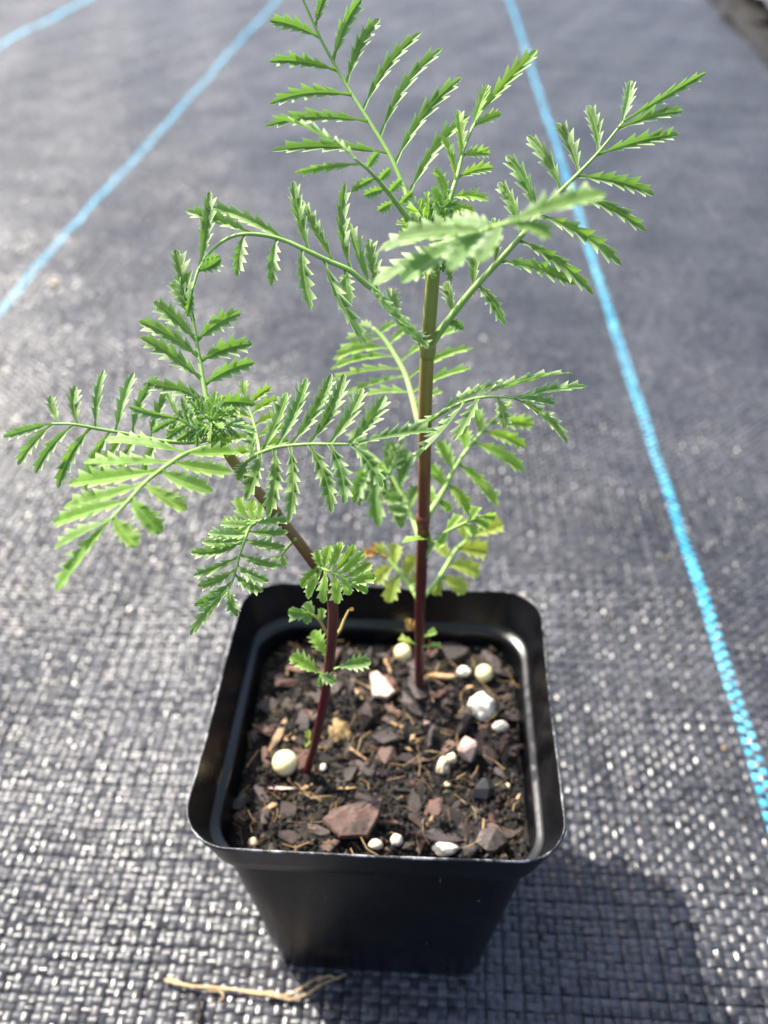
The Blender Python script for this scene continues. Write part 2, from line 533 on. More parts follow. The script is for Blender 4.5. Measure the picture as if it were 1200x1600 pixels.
fold = strip('folded_mat_edge', 3.0, 54, lambda t, s, p: 5.0 * math.exp(-((s - 0.06) / 0.08) ** 2) + 1.5 + 1.2 * noise.noise(Vector((t * .08, s * 4, 9))), M['mat_far'], 120, 24, wob=5.0)
tag(fold, 'turned-up edge of another grey weed mat across the bare soil', 'weed mat')

# ------------------------------------------------------------------ the pot
def rr_loop(h, r, z, n=9):
    pts = []
    for cx, cy, a0 in ((1, 1, 0), (-1, 1, 90), (-1, -1, 180), (1, -1, 270)):
        for k in range(n + 1):
            a = math.radians(a0 + 90 * k / n)
            pts.append((cx * (h - r) + r * math.cos(a), cy * (h - r) + r * math.sin(a), z))
        # midpoints along the straight side
        nx_, ny_ = {(1, 1): (-1, 1), (-1, 1): (-1, -1), (-1, -1): (1, -1), (1, -1): (1, 1)}[(cx, cy)]
        a = math.radians(a0 + 90)
        p0 = Vector(pts[-1]); 
        p1 = Vector((nx_ * (h - r) + r * math.cos(a), ny_ * (h - r) + r * math.sin(a), z))
        for k in range(1, 8):
            pts.append(tuple(p0.lerp(p1, k / 8)))
    return pts

def sweep(prof, close_bottom=False, wav=None):
    vs, fs = [], []
    for h, r, z in prof:
        for p in rr_loop(h, r, z):
            vs.append(wav(p) if wav else p)
    n = len(vs) // len(prof)
    for i in range(len(prof) - 1):
        for j in range(n):
            a, b_ = i * n + j, i * n + (j + 1) % n
            fs.append((a, b_, b_ + n, a + n))
    if close_bottom:
        fs.append(tuple(range(n)))
    return vs, fs

def pot_wav(p):
    x, y, z = p
    k = max(0.0, (z - 5.0) / 3.6)
    nn = noise.noise(Vector((x * 0.28, y * 0.28, z * 0.2 + 5)))
    s = 1 + 0.014 * nn * k
    zz = z + (0.07 * noise.noise(Vector((x * 0.35 + 9, y * 0.35, 1))) + 0.02 * noise.noise(Vector((x * 2.2, y * 2.2, 3)))) * max(0, (z - 7.2) / 1.4)
    return (x * s, y * s, zz)

pot = tag(empty('plant_pot', (0, 0, 0)), 'square black plastic nursery pot holding the two seedlings', 'plant pot')
HZ, LEDGE = 8.6, 7.35
def part(name, prof, mat, cb=False):
    vs, fs = sweep(prof, cb, pot_wav)
    o = link(name, mesh_from(name, vs, fs), mat, pot)
    return o
# tapered body: outside from the foot up to the step, then back down inside
body = [(2.95, 0.85, 0.28), (2.98, 0.85, 0.03), (3.08, 0.9, 0.0), (3.16, 0.92, 0.03), (3.19, 0.93, 0.10), (3.42, 1.02, 2.0), (3.66, 1.1, 4.0), (3.90, 1.18, 6.0), (4.04, 1.22, 7.22)]
part('body', body, M['plastic'])
part('inner_wall', [(3.10, 0.85, 0.4), (3.34, 0.96, 2.0), (3.58, 1.04, 4.0), (3.82, 1.12, 6.0), (3.945, 1.15, 7.12)], M['plastic'], True)
part('base', [(2.95, 0.85, 0.28), (1.5, 0.5, 0.28), (0.2, 0.1, 0.28)], M['plastic'])
M['step'] = M['plastic'].copy(); M['step'].name = 'highlight_boosted_plastic'
M['step'].node_tree.nodes['Principled BSDF'].inputs['Specular IOR Level'].default_value = 0.5  # ledge copy of the plastic, specular boosted to put in its bright highlight
part('step', [(3.945, 1.15, 7.12), (3.955, 1.15, 7.22), (3.975, 1.16, 7.29), (4.02, 1.17, 7.325), (4.10, 1.19, 7.36), (4.17, 1.21, 7.40), (4.19, 1.21, 7.44)], M['step'])
part('collar', [(4.04, 1.22, 7.22), (4.10, 1.2, 7.19), (4.19, 1.2, 7.22), (4.24, 1.2, 7.30), (4.34, 1.20, 7.75), (4.46, 1.21, 8.25), (4.53, 1.22, 8.54)], M['plastic'])
part('inner_collar', [(4.19, 1.21, 7.44), (4.205, 1.22, 7.52), (4.29, 1.17, 7.85), (4.40, 1.17, 8.25), (4.475, 1.18, 8.54)], M['plastic'])
def lip_ring():
    base = rr_loop(4.503, 1.2, 8.56)
    vs, fs, n = [], [], len(base)
    for i, p in enumerate(base):
        p = Vector(pot_wav(p)); d = Vector((p.x, p.y, 0)).normalized()
        rr = 0.036 + 0.014 * noise.noise(Vector((p.x * 3, p.y * 3, 0)))
        for k in range(8):
            a = k * math.pi / 4
            vs.append(p + d * rr * math.cos(a) + Vector((0, 0, rr * math.sin(a) + 0.012 * noise.noise(p * 4))))
    for i in range(n):
        for k in range(8):
            a, b_ = i * 8 + k, ((i + 1) % n) * 8 + k
            fs.append((a, b_, ((i + 1) % n) * 8 + (k + 1) % 8, i * 8 + (k + 1) % 8))
    return mesh_from('lip', vs, fs)
link('lip', lip_ring(), M['lip'], pot)

# ------------------------------------------------------------------ potting soil and what lies on it
ZS = 6.75
STEMS = [(on(655, 1085, ZS).x, on(655, 1085, ZS).y), (on(478, 1212, ZS).x, on(478, 1212, ZS).y)]
def soil_z(x, y):
    v = Vector((x, y, 0))
    z = ZS + 0.30 * noise.noise(v * 0.55) + 0.26 * noise.noise(v * 1.7 + Vector((5, 0, 0))) + 0.16 * noise.noise(v * 4.3)
    e = max(abs(x), abs(y))
    for a_, b_ in STEMS:
        z += 0.16 * math.exp(-((x - a_) ** 2 + (y - b_) ** 2) / 0.12)
    return z - 0.14 * max(0, e - 3.0) - 0.10 * max(0, -x - 2.0)
n = 76
xs = np.linspace(-1, 1, n)
vs, fs = [], []
for j in range(n):
    for i in range(n):
        # square grid pressed into the rounded square of the pot
        x, y = xs[i], xs[j]
        h, r = 3.91, 1.15
        p = Vector((x * h, y * h, 0))
        q = Vector((max(abs(p.x) - (h - r), 0), max(abs(p.y) - (h - r), 0), 0))
        if q.length > r:
            q = q.normalized() * r
            p = Vector((math.copysign((h - r) + q.x, p.x), math.copysign((h - r) + q.y, p.y), 0))
        vs.append((p.x, p.y, soil_z(p.x, p.y)))
for j in range(n - 1):
    for i in range(n - 1):
        a = j * n + i
        fs.append((a, a + 1, a + n + 1, a + n))
soil = tag(link('potting_soil', mesh_from('potting_soil', vs, fs), M['soil']), 'dark crumbly potting soil filling the black pot', 'soil', kind='stuff')

def lump(seed, dims, npts=16, flat=0.0):
    """an irregular broken chip: the hull of scattered points, facets with worn corners"""
    rng = random.Random(seed)
    bm = bmesh.new()
    for k in range(npts):
        v = Vector((rng.gauss(0, 1), rng.gauss(0, 1), rng.gauss(0, 1))).normalized()
        v *= rng.uniform(0.82, 1.05)
        bm.verts.new((v.x * dims[0] * CM, v.y * dims[1] * CM, v.z * dims[2] * CM))
    r = bmesh.ops.convex_hull(bm, input=bm.verts)
    bmesh.ops.delete(bm, geom=[g for g in r['geom_interior'] if isinstance(g, bmesh.types.BMVert)], context='VERTS')
    me = bpy.data.meshes.new('lump')
    bm.to_mesh(me); bm.free()
    return me

def worn(seed, dims, sub=2, amp=0.18, freq=1.6):
    """a rounded, pitted lump"""
    bm = bmesh.new()
    bmesh.ops.create_icosphere(bm, subdivisions=sub, radius=1.0)
    for v in bm.verts:
        k = 1 + amp * noise.noise(v.co * freq + Vector((seed * 3.1, 0, 0))) + amp * 0.6 * noise.noise(v.co * freq * 2.7 + Vector((0, seed, 0)))
        c = v.co * k
        v.co = Vector((c.x * dims[0], c.y * dims[1], c.z * dims[2])) * CM
    me = bpy.data.meshes.new('lump')
    bm.to_mesh(me); bm.free()
    me.polygons.foreach_set('use_smooth', [True] * len(me.polygons))
    return me

def put(name, me, mat, x, y, rise, rot, label, cat, group=None):
    o = link(name, me, mat)
    o.location = Vector((x, y, soil_z(x, y) + rise)) * CM
    o.rotation_euler = rot
    return tag(o, label, cat, group)

spots = []
def hero(px, py, name, me, mat, rise, rot, label, cat, group=None, rad=0.4):
    p = on(px, py, ZS + rise)
    spots.append((p.x, p.y, rad))
    return put(name, me, mat, p.x, p.y, rise, rot, label, cat, group)

def flake(px, py, outline, thick, rise, tilt=(0.0, 0.0)):
    """a flat split chip: bevelled slab with a broken outline, rough top"""
    c = on(px, py, ZS + rise)
    base = [on(x, y, ZS + rise) - c for x, y in outline]
    if sum(base[i].x * base[(i + 1) % len(base)].y - base[(i + 1) % len(base)].x * base[i].y for i in range(len(base))) < 0:
        base.reverse()
    ring = []
    for i, p in enumerate(base):
        q = base[(i + 1) % len(base)]
        for t in (0, .34, .67):
            ring.append(p.lerp(q, t) * (1 + .05 * noise.noise(p.lerp(q, t) * 5)))
    vs, n_ = [], len(ring)
    for z, k in ((-thick, .92), (0.0, 1.0), (thick * .6, .93), (thick * .85, .55), (thick, .2)):
        for p in ring:
            q = p * k
            vs.append(Vector((q.x, q.y, z + tilt[0] * q.x + tilt[1] * q.y + (.04 * noise.noise(q * 4) if k < .95 else 0))))
    fs = [tuple(range(n_))[::-1], tuple(4 * n_ + i for i in range(n_))]
    for r_ in range(4):
        for i in range(n_):
            fs.append((r_ * n_ + i, r_ * n_ + (i + 1) % n_, (r_ + 1) * n_ + (i + 1) % n_, (r_ + 1) * n_ + i))
    return mesh_from('flake', vs, fs, False)
hero(550, 1290, 'bark_chip', flake(550, 1290, [(503, 1293), (520, 1276), (560, 1266), (600, 1259), (594, 1283), (575, 1315), (530, 1318)], 0.12, 0.16, (-.05, .12)), M['bark_red'], 0.16, (0, 0, 0), 'large flat reddish-brown bark chip lying by the front wall of the pot', 'bark chip', rad=0.8)
hero(768, 1310, 'bark_chip', lump(5, (0.48, 0.40, 0.30), 26), M['bark_grey'], 0.2, (0.2, 0.3, 0.4), 'grey-brown knobbly bark lump in the front corner of the pot', 'bark chip', rad=0.5)
hero(597, 1076, 'bark_chip', flake(597, 1076, [(578, 1060), (588, 1056), (604, 1070), (618, 1086), (606, 1094), (582, 1090)], 0.08, 0.24, (.1, .2)), M['pink'], 0.24, (0, 0, 0), 'pale pink angular chip lying between the two stems', 'bark chip')
hero(755, 1098, 'perlite_lump', worn(2, (0.36, 0.38, 0.34), 3, 0.42, 1.3), M['perlite'], 0.26, (0, 0, 0.3), 'largest white perlite lump on the potting soil', 'perlite')
hero(733, 1172, 'bark_chip', lump(34, (0.33, 0.38, 0.36), 22), M['pink'], 0.2, (0.2, 0, 0.1), 'pinkish blocky chip next to the paired cream lumps', 'bark chip')
hero(692, 1197, 'perlite_lump', worn(6, (0.17, 0.26, 0.22), 3, 0.25), M['cream'], 0.14, (0, 0, -0.2), 'larger of two touching cream perlite lumps', 'perlite')
hero(706, 1186, 'perlite_lump', worn(7, (0.13, 0.15, 0.16), 3, 0.2), M['cream'], 0.2, (0, 0, 0.5), 'smaller of two touching cream perlite lumps', 'perlite')
hero(725, 1045, 'perlite_lump', worn(9, (0.19, 0.17, 0.19), 3, 0.2), M['perlite'], 0.15, (0, 0, 0), 'small white perlite lump beside a hollow-looking yellow bead', 'perlite')
hero(783, 1131, 'perlite_lump', worn(10, (0.23, 0.17, 0.14), 3, 0.3), M['perlite'], 0.2, (0, 0, 0.2), 'flat cream-white perlite piece near the side wall below the largest lump', 'perlite')
hero(620, 1307, 'perlite_lump', worn(11, (0.16, 0.16, 0.15), 3, 0.12), M['perlite'], 0.16, (0, 0, 0), 'round white perlite grain beside the large red-brown chip', 'perlite')
hero(587, 1322, 'perlite_lump', worn(12, (0.18, 0.13, 0.13), 3, 0.12), M['cream'], 0.12, (0, 0, 0), 'cream perlite grain half hidden behind the front rim', 'perlite')
hero(697, 1324, 'perlite_lump', worn(13, (0.33, 0.2, 0.16), 3, 0.35), M['perlite'], 0.12, (0, 0, 0.05), 'wide white perlite piece against the front rim', 'perlite')
hero(393, 1303, 'perlite_lump', worn(14, (0.13, 0.13, 0.12), 3, 0.15), M['cream'], 0.08, (0, 0, 0), 'small pale grain in the shaded corner of the soil', 'perlite')
hero(505, 1195, 'perlite_lump', worn(15, (0.09, 0.12, 0.09), 2, 0.15), M['perlite'], 0.08, (0, 0, 0), 'tiny white grain beside the foot of the bent stem', 'perlite')
hero(700, 1222, 'perlite_lump', worn(16, (0.10, 0.09, 0.08), 2, 0.2), M['cream'], 0.06, (0, 0, 0), 'crumb of cream perlite in front of the touching lumps', 'perlite')
hero(530, 1142, 'seed_husk', worn(17, (0.32, 0.42, 0.22), 3, 0.5, 2.6), M['gold'], 0.12, (0.2, 0.1, 0.5), 'golden-brown crumbly husk beside the bent stem', 'husk')
hero(575, 1120, 'bark_chip', lump(21, (0.44, 0.5, 0.3), 22), M['bark_dark'], 0.14, (0.1, 0.3, 0.2), 'thick dark brown bark lump below the pale pink chip', 'bark chip', rad=0.5)
hero(725, 1127, 'bark_chip', lump(22, (0.25, 0.55, 0.2), 18), M['bark_dark'], 0.14, (0.1, 0.1, -0.6), 'dark purple-brown chip under the largest white perlite lump', 'bark chip', rad=0.5)
hero(755, 1232, 'bark_chip', lump(23, (0.42, 0.36, 0.16), 12), M['under'], 0.14, (0.4, 0.1, 0.6), 'flat charcoal flake near the side wall', 'bark chip', rad=0.5)
hero(695, 1312, 'bark_chip', lump(24, (0.75, 0.26, 0.18), 18), M['bark_grey'], 0.08, (0.2, 0.1, 0.15), 'long grey bark splinter along the front rim', 'bark chip', rad=0.6)
hero(475, 1125, 'bark_chip', lump(25, (0.34, 0.42, 0.18), 14), M['bark_grey'], 0.12, (0.3, -0.3, -0.4), 'grey-purple chip leaning behind the bent stem', 'bark chip', rad=0.45)
hero(650, 1245, 'bark_chip', lump(26, (0.3, 0.62, 0.16), 14), M['bark_dark'], 0.1, (0.1, 0.1, 0.1), 'long dark bark strip between red-brown chip and touching lumps', 'bark chip', rad=0.5)
hero(790, 1000, 'bark_chip', lump(27, (0.5, 0.4, 0.28), 16), M['bark_dark'], 0.14, (0.1, 0.1, 0.4), 'dark bark lump in the sunny far corner', 'bark chip')
hero(708, 1017, 'bark_chip', lump(28, (0.6, 0.42, 0.26), 16), M['bark_dark'], 0.14, (0.1, 0.1, 0.1), 'dark bark lump behind the small white perlite lump', 'bark chip')
hero(690, 1057, 'bark_chip', lump(29, (0.55, 0.14, 0.12), 12), M['tan'], 0.16, (0, 0.05, 0.0), 'orange-tan wood splinter beside the upright stem', 'wood splinter')
hero(668, 1130, 'bark_chip', lump(30, (0.28, 0.13, 0.10), 12), M['pink'], 0.16, (0, 0.05, 0.3), 'narrow pale chip in front of the upright stem', 'bark chip')
hero(672, 1157, 'bark_chip', lump(31, (0.10, 0.46, 0.08), 12), M['bark_grey'], 0.12, (0.1, 0.0, -0.1), 'thin upright-lying grey splinter in front of the upright stem', 'wood splinter')
hero(432, 1150, 'bark_chip', lump(32, (0.14, 0.95, 0.10), 16), M['tan'], 0.16, (0.08, 0.0, -0.28), 'long brown wood splinter next to the round cream bead', 'wood splinter', rad=0.5)
hero(440, 1231, 'bark_chip', lump(33, (0.44, 0.07, 0.06), 10), M['pink'], 0.12, (0, 0, 0.03), 'short pale stick in front of the round cream bead', 'wood splinter')

def bead(px, py, r, label, seed):
    bm = bmesh.new()
    bmesh.ops.create_uvsphere(bm, u_segments=24, v_segments=14, radius=r * CM)
    for v in bm.verts:
        v.co *= 1 + 0.03 * noise.noise(v.co * 300 + Vector((seed, 0, 0)))
    me = bpy.data.meshes.new('bead'); bm.to_mesh(me); bm.free()
    me.polygons.foreach_set('use_smooth', [True] * len(me.polygons))
    hero(px, py, 'fertiliser_bead', me, M['bead'], r * 0.85, (0, 0, 0), label, 'bead')
bead(445, 1190, 0.35, 'largest round cream fertiliser bead beside the long wood splinter', 1)
bead(629, 1022, 0.28, 'round cream fertiliser bead beside the foot of the upright stem', 2)
bead(757, 1048, 0.27, 'yellowish translucent fertiliser bead near the sunny far corner', 3)

def inside(x, y, h=3.75, r=1.1):
    q = Vector((max(abs(x) - (h - r), 0), max(abs(y) - (h - r), 0)))
    return q.length < r
# scattered chips: kinds that only their place tells apart share a label
kinds = [('bark_chip', 'bark_dark', 'small dark brown bark chip scattered on the potting soil', 'bark chip', 'small dark bark chips on the soil', 74),
         ('bark_chip', 'bark_red', 'small reddish-brown bark chip scattered on the potting soil', 'bark chip', 'small reddish bark chips on the soil', 52),
         ('bark_chip', 'bark_grey', 'small greyish bark chip scattered on the potting soil', 'bark chip', 'small greyish bark chips on the soil', 30),
         ('wood_splinter', 'tan', 'small tan wood splinter scattered on the potting soil', 'wood splinter', 'small tan splinters on the soil', 22),
         ('perlite_grain', 'cream', 'tiny cream grain scattered on the potting soil', 'perlite', 'tiny cream grains on the soil', 12)]
rs = random.Random(41)
for nm, mk, lab, cat, grp, cnt in kinds:
    protos = []
    for k in range(6):
        if nm == 'wood_splinter':
            protos.append(lump(100 + k, (rs.uniform(.2, .34), rs.uniform(.05, .09), 0.05), 10))
        elif nm == 'perlite_grain':
            protos.append(worn(100 + k, (.07, .06, .06), 2))
        else:
            s = rs.uniform(0.20, 0.52)
            protos.append(lump(200 + k * 7 + cnt, (s, s * rs.uniform(.38, .75), s * rs.uniform(.13, .34)), 13))
    for me in protos: me.materials.append(M[mk])
    done = 0
    while done < cnt:
        x, y = rs.uniform(-3.7, 3.7), rs.uniform(-3.7, 3.7)
        if not inside(x, y) or any((x - a) ** 2 + (y - b_) ** 2 < (r * 0.8) ** 2 for a, b_, r in spots):
            continue
        spots.append((x, y, 0.19))
        o = bpy.data.objects.new(nm, protos[done % 6]); COL.objects.link(o)
        sc_ = rs.uniform(0.75, 1.25); o.scale = (sc_, sc_, sc_)
        o.location = Vector((x, y, soil_z(x, y) + 0.02)) * CM
        o.rotation_euler = (rs.uniform(-.4, .4), rs.uniform(-.4, .4), rs.uniform(0, 6.28))
        tag(o, lab, cat, grp)
        done += 1

# crumbs and fibres nobody could count
def crumbs(name, cnt, smin, smax, mat, label, seed, thin=False):
    rng = random.Random(seed)
    vs, fs = [], []
    while cnt > 0:
        x, y = rng.uniform(-3.8, 3.8), rng.uniform(-3.8, 3.8)
        if not inside(x, y, 3.85): continue
        cnt -= 1
        s = rng.uniform(smin, smax)
        c = Vector((x, y, soil_z(x, y) + s * 0.4))
        R = Matrix.Rotation(rng.uniform(0, 6.28), 3, 'Z') @ Matrix.Rotation(rng.uniform(-.6, .6), 3, 'X')
        b0 = len(vs)
        if thin:
            ln = s; w = rng.uniform(.008, .018); bend = rng.uniform(-.25, .25) * ln
            pts = [Vector((-ln / 2, 0, 0)), Vector((0, bend, rng.uniform(0, .08))), Vector((ln / 2, 0, rng.uniform(-.02, .1)))]
            for p in pts:
                for k in range(3):
                    a = k * 2.094
                    vs.append(c + R @ (p + Vector((0, w * math.cos(a), w * math.sin(a)))))
            for i in range(2):
                for k in range(3):
                    fs.append((b0 + i * 3 + k, b0 + i * 3 + (k + 1) % 3, b0 + (i + 1) * 3 + (k + 1) % 3, b0 + (i + 1) * 3 + k))
        else:
            ax = [Vector((1, 0, 0)), Vector((-1, 0, 0)), Vector((0, 1, 0)), Vector((0, -1, 0)), Vector((0, 0, 1)), Vector((0, 0, -1))]
            for a in ax:
                vs.append(c + R @ (a * s * rng.uniform(.5, 1.1)))
            for a, b_, d in ((0, 2, 4), (2, 1, 4), (1, 3, 4), (3, 0, 4), (2, 0, 5), (1, 2, 5), (3, 1, 5), (0, 3, 5)):
                fs.append((b0 + a, b0 + b_, b0 + d))
    o = link(name, mesh_from(name, vs, fs, False), mat)
    return tag(o, label, 'soil', kind='stuff')
crumbs('soil_crumbs', 3600, 0.03, 0.11, M['soil'], 'fine dark crumbs covering the potting soil', 5)
crumbs('bark_crumbs', 1300, 0.04, 0.13, grain_mat('bark_crumb', [(0.015, 0.009, 0.007), (0.05, 0.032, 0.024), (0.13, 0.095, 0.065)], .8, 120), 'fine brown bark crumbs covering the potting soil', 6)
crumbs('moss_crumbs', 420, 0.03, 0.08, grain_mat('moss_crumb', [(0.02, 0.02, 0.007), (0.055, 0.05, 0.016), (0.13, 0.11, 0.04)], .9, 200), 'fine olive crumbs among the potting soil', 8)
crumbs('soil_fibres', 150, 0.25, 0.8, M['fibre'], 'fine straw-coloured fibres lying on the potting soil', 7, True)

# ------------------------------------------------------------------ plants
def frames(pts):
    T = [(pts[min(i + 1, len(pts) - 1)] - pts[max(i - 1, 0)]).normalized() for i in range(len(pts))]
    u = T[0].orthogonal().normalized()
    out = []
    for t in T:
        u = (u - t * u.dot(t)).normalized()
        out.append((t, u, t.cross(u)))
    return out

def smooth_path(pts, n):
    """Catmull-Rom through the points"""
    P = [pts[0] * 2 - pts[1]] + list(pts) + [pts[-1] * 2 - pts[-2]]
    out = []
    seg = len(pts) - 1
    for i in range(n + 1):
        t = i / n * seg
        k = min(int(t), seg - 1); f = t - k
        p0, p1, p2, p3 = P[k:k + 4]
        out.append(0.5 * ((2 * p1) + (p2 - p0) * f + (2 * p0 - 5 * p1 + 4 * p2 - p3) * f * f + (3 * p1 - p0 - 3 * p2 + p3) * f ** 3))
    return out

def tube(pts, radii, sides=8, rib=0.0, ribs=5, off=Vector((0, 0, 0)), name='tube'):
    fr = frames(pts)
    vs, fs, ribv = [], [], []
    for i, (p, r) in enumerate(zip(pts, radii)):
        t, u, v = fr[i]
        for k in range(sides):
            a = 2 * math.pi * k / sides
            m_ = 0.5 + 0.5 * math.cos(a * ribs)
            rr = r * (1 + rib * (m_ - 0.5))
            vs.append(p + (u * math.cos(a) + v * math.sin(a)) * rr); ribv.append(m_)
    for i in range(len(pts) - 1):
        for k in range(sides):
            fs.append((i * sides + k, i * sides + (k + 1) % sides, (i + 1) * sides + (k + 1) % sides, (i + 1) * sides + k))
    fs.append(tuple(range(sides))[::-1]); fs.append(tuple((len(pts) - 1) * sides + k for k in range(sides)))
    me = mesh_from(name, vs, fs, True, off)
    a = me.attributes.new('rib', 'FLOAT', 'POINT'); a.data.foreach_set('value', ribv)
    return me

UP = Vector((0, 0, 1))
lf_seed = [0]

def leaflet_mesh(base, ctrl, tip, width, nrm, teeth, fold, off, blunt=0.0, petiole=0.10, rimw=0.72):
    """a toothed blade along a bent midrib: two halves folded up in a shallow V, forward-pointing teeth"""
    lf_seed[0] += 1
    rng = random.Random(lf_seed[0])
    def q(t): return base * (1 - t) ** 2 + ctrl * 2 * t * (1 - t) + tip * t * t
    def dq(t): return ((ctrl - base) * (1 - t) + (tip - ctrl) * t).normalized()
    # stations: pairs notch / tooth tip
    us = [(0.0, 0), (petiole, 0)]
    def prof(u):
        v = min(1.0, max(0.0, (u - petiole * 0.6) / (1 - petiole * 0.6)))
        a_, b_e = 0.62 + 0.1 * blunt, 0.60 - 0.32 * blunt
        pk = a_ / (a_ + b_e)
        return v ** a_ * (1 - v) ** b_e / (pk ** a_ * (1 - pk) ** b_e)
    for k in range(teeth):
        a = petiole + (0.84 - petiole) * (k + 0.12) / teeth
        b_ = petiole + (0.84 - petiole) * (k + 1.0) / teeth
        us.append((a, 1)); us.append((b_, 2))
    us.append((0.865, 1)); us.append((0.94, 4))
    L_ = (tip - base).length
    vs, rim, fs = [], [], []
    tw = rng.uniform(-.18, .18)
    nstat = len(us) + 1
    rows = []
    for s, (u, kind) in enumerate(us + [(1.0, 3)]):
        c = q(u); d = dq(min(u, 0.999))
        nn = (nrm - d * nrm.dot(d)).normalized()
        nn = (Matrix.Rotation(tw * u, 3, d) @ nn)
        side = d.cross(nn)
        row = [len(vs)]
        vs.append(c); rim.append(0.0)
        for sg in (1, -1):
            w = width * 0.5 * prof(u) if kind != 3 else 0.0
            if kind == 0: w = width * 0.15
            fwd = 0.0
            jit = rng.uniform(0.9, 1.1)
            ta = 1 - 0.75 * max(0.0, blunt - 0.3)
            if kind == 1: w *= (1 - 0.48 * ta) * jit
            if kind == 4: w *= 0.80
            if kind == 2: w *= (1 + 0.34 * ta) * jit; fwd = L_ * rng.uniform(.025, .06) * ta
            if kind == 3: fwd = 0.0
            inner = w * rimw if kind != 2 else w * 0.36 * rimw / 0.76
            zc = lambda l_: fold * l_ * (0.75 + 0.3 * l_ / (width * 0.5))
            z1, z2 = zc(inner), zc(w) + w * rng.uniform(-.16, .12)
            row.append(len(vs)); vs.append(c + side * sg * inner + nn * z1 + d * fwd * .4); rim.append(0.55)
            row.append(len(vs)); vs.append(c + side * sg * w + nn * z2 + d * fwd); rim.append(1.0)
        rows.append(row)
    for a, b_ in zip(rows[:-1], rows[1:]):
        fs.append((a[0], a[1], b_[1], b_[0])); fs.append((a[1], a[2], b_[2], b_[1]))
        fs.append((a[0], b_[0], b_[3], a[3])); fs.append((a[3], b_[3], b_[4], a[4]))
    me = mesh_from('leaflet', vs, fs, True, off)
    at_ = me.attributes.new('rim', 'FLOAT', 'POINT'); at_.data.foreach_set('value', rim)
    me.attributes.new('sharp_edge', 'BOOLEAN', 'EDGE')
    sh = me.attributes['sharp_edge'].data
    for e in me.edges:
        if rim[e.vertices[0]] == 0.0 and rim[e.vertices[1]] == 0.0:
            sh[e.index].value = True
    return me

class Plant:
    def __init__(self, root, stem_pts):
        self.root = root; self.stem = stem_pts; self.off = Vector(root.location) / CM

    def leaf(self, path, leaflets, term=None, width=16, mat='leaf', face=0.5, fwd=0.10, dL=0.0, teeth=4, fold=0.62,
             stalk=(7, 3.5), smat='stalk', up=None, blunt=0.3, label=None, tw=None, attach=True):
        """path: (px, py, depth) along the leaf stalk; leaflets: (base px, base py, tip px, tip py, depth step of the tip [, bend])"""
        P = [at(*p) for p in path]
        sm = smooth_path(P, 6 * (len(P) - 1)) if len(P) > 2 else [P[0].lerp(P[1], k / 8) for k in range(9)]
        n_ = len(sm)
        d0, d1 = depth(sm[0]), depth(sm[-1])
        radii = []
        for i, p in enumerate(sm):
            t = i / (n_ - 1)
            radii.append((stalk[0] * (1 - t) + stalk[1] * 0.62 * t) * 0.40 * depth(p) / F_PX)
        me = tube(sm, radii, 7, 0.18, 3, self.off, 'leaf')
        lf = link('leaf', me, M[smat], self.root)
        if label: lf["label"] = label
        scr = [((p - CAM), ) for p in sm]
        def scrxy(p):
            c = CR.transposed() @ (p - CAM)
            return Vector((CXP + F_PX * c.x / -c.z, CYP - F_PX * c.y / -c.z))
        sxy = [scrxy(p) for p in sm]
        allL = [(l, False) for l in leaflets]
        if term is not None:
            allL.append(((path[-1][0], path[-1][1]) + tuple(term), True))
        for l, isterm in allL:
            bx, by, tx, ty, dd = l[:5]
            bend = l[5] if len(l) > 5 else None
            k = min(range(n_), key=lambda i: (sxy[i] - Vector((bx, by))).length_squared)
            if isterm: k = n_ - 1
            b_ = sm[k] if isterm else sm[max(0, k - 1)].lerp(sm[k], 0.5)
            tg = (sm[min(k + 1, n_ - 1)] - sm[max(k - 1, 0)]).normalized()
            d = depth(b_) + dL + dd
            tip = at(tx, ty, d)
            ln = (tip - b_).length
            mid = (b_ + tip) * 0.5
            if isterm and bend is None:
                ctrl = mid + tg * ln * 0.05
            elif bend is None:
                ctrl = mid + tg * ln * fwd * 1.5
            else:
                pr = Vector((tx - bx, ty - by)); pr = Vector((-pr.y, pr.x)) * bend       # bend to the side of its course
                ctrl = at(bx * .5 + tx * .5 + pr.x, by * .5 + ty * .5 + pr.y, depth(mid))
            dr = (tip - b_).normalized()
            tocam = (CAM - mid).normalized()
            if up is not None:
                nrm = Vector(up).normalized()
            else:
                nrm = tg.cross(dr)
                if nrm.length < 0.15: nrm = UP.copy()
                nrm.normalize()
                if nrm.dot(UP * 0.7 + tocam * 0.5) < 0: nrm = -nrm
            nrm = (nrm * (1 - face) + tocam * face).normalized()
            rg = random.Random(lf_seed[0] * 13 + 5)
            nrm = (nrm + Vector((rg.uniform(-.22, .22), rg.uniform(-.22, .22), rg.uniform(-.12, .12)))).normalized()
            ctrl = ctrl + nrm * ln * rg.uniform(0.0, 0.13)
            px_len = math.hypot(tx - bx, ty - by)
            w = (width if not (isterm and tw) else tw) * depth(mid) / F_PX * rg.uniform(0.82, 1.02)
            w = min(w, ln * 0.62)
            me = leaflet_mesh(b_, ctrl, tip, w, nrm, teeth + (1 if (px_len > 105 and not blunt > .6) else 0), fold, self.off, blunt, rimw=0.72 if width < 32 else 0.88)
            link('leaflet', me, M[mat], lf)
        return lf

def make_stem(root, pts, radii, n=48, name='stem'):
    sm = smooth_path(pts, n)
    off = Vector(root.location) / CM
    rr = []
    for i in range(n + 1):
        t = i / n * (len(radii) - 1); k = min(int(t), len(radii) - 2); f = t - k
        rr.append(radii[k] * (1 - f) + radii[k + 1] * f)
    me = tube(sm, rr, 30, 0.09, 6, off, name)
    return link(name, me, M['stem'], root)

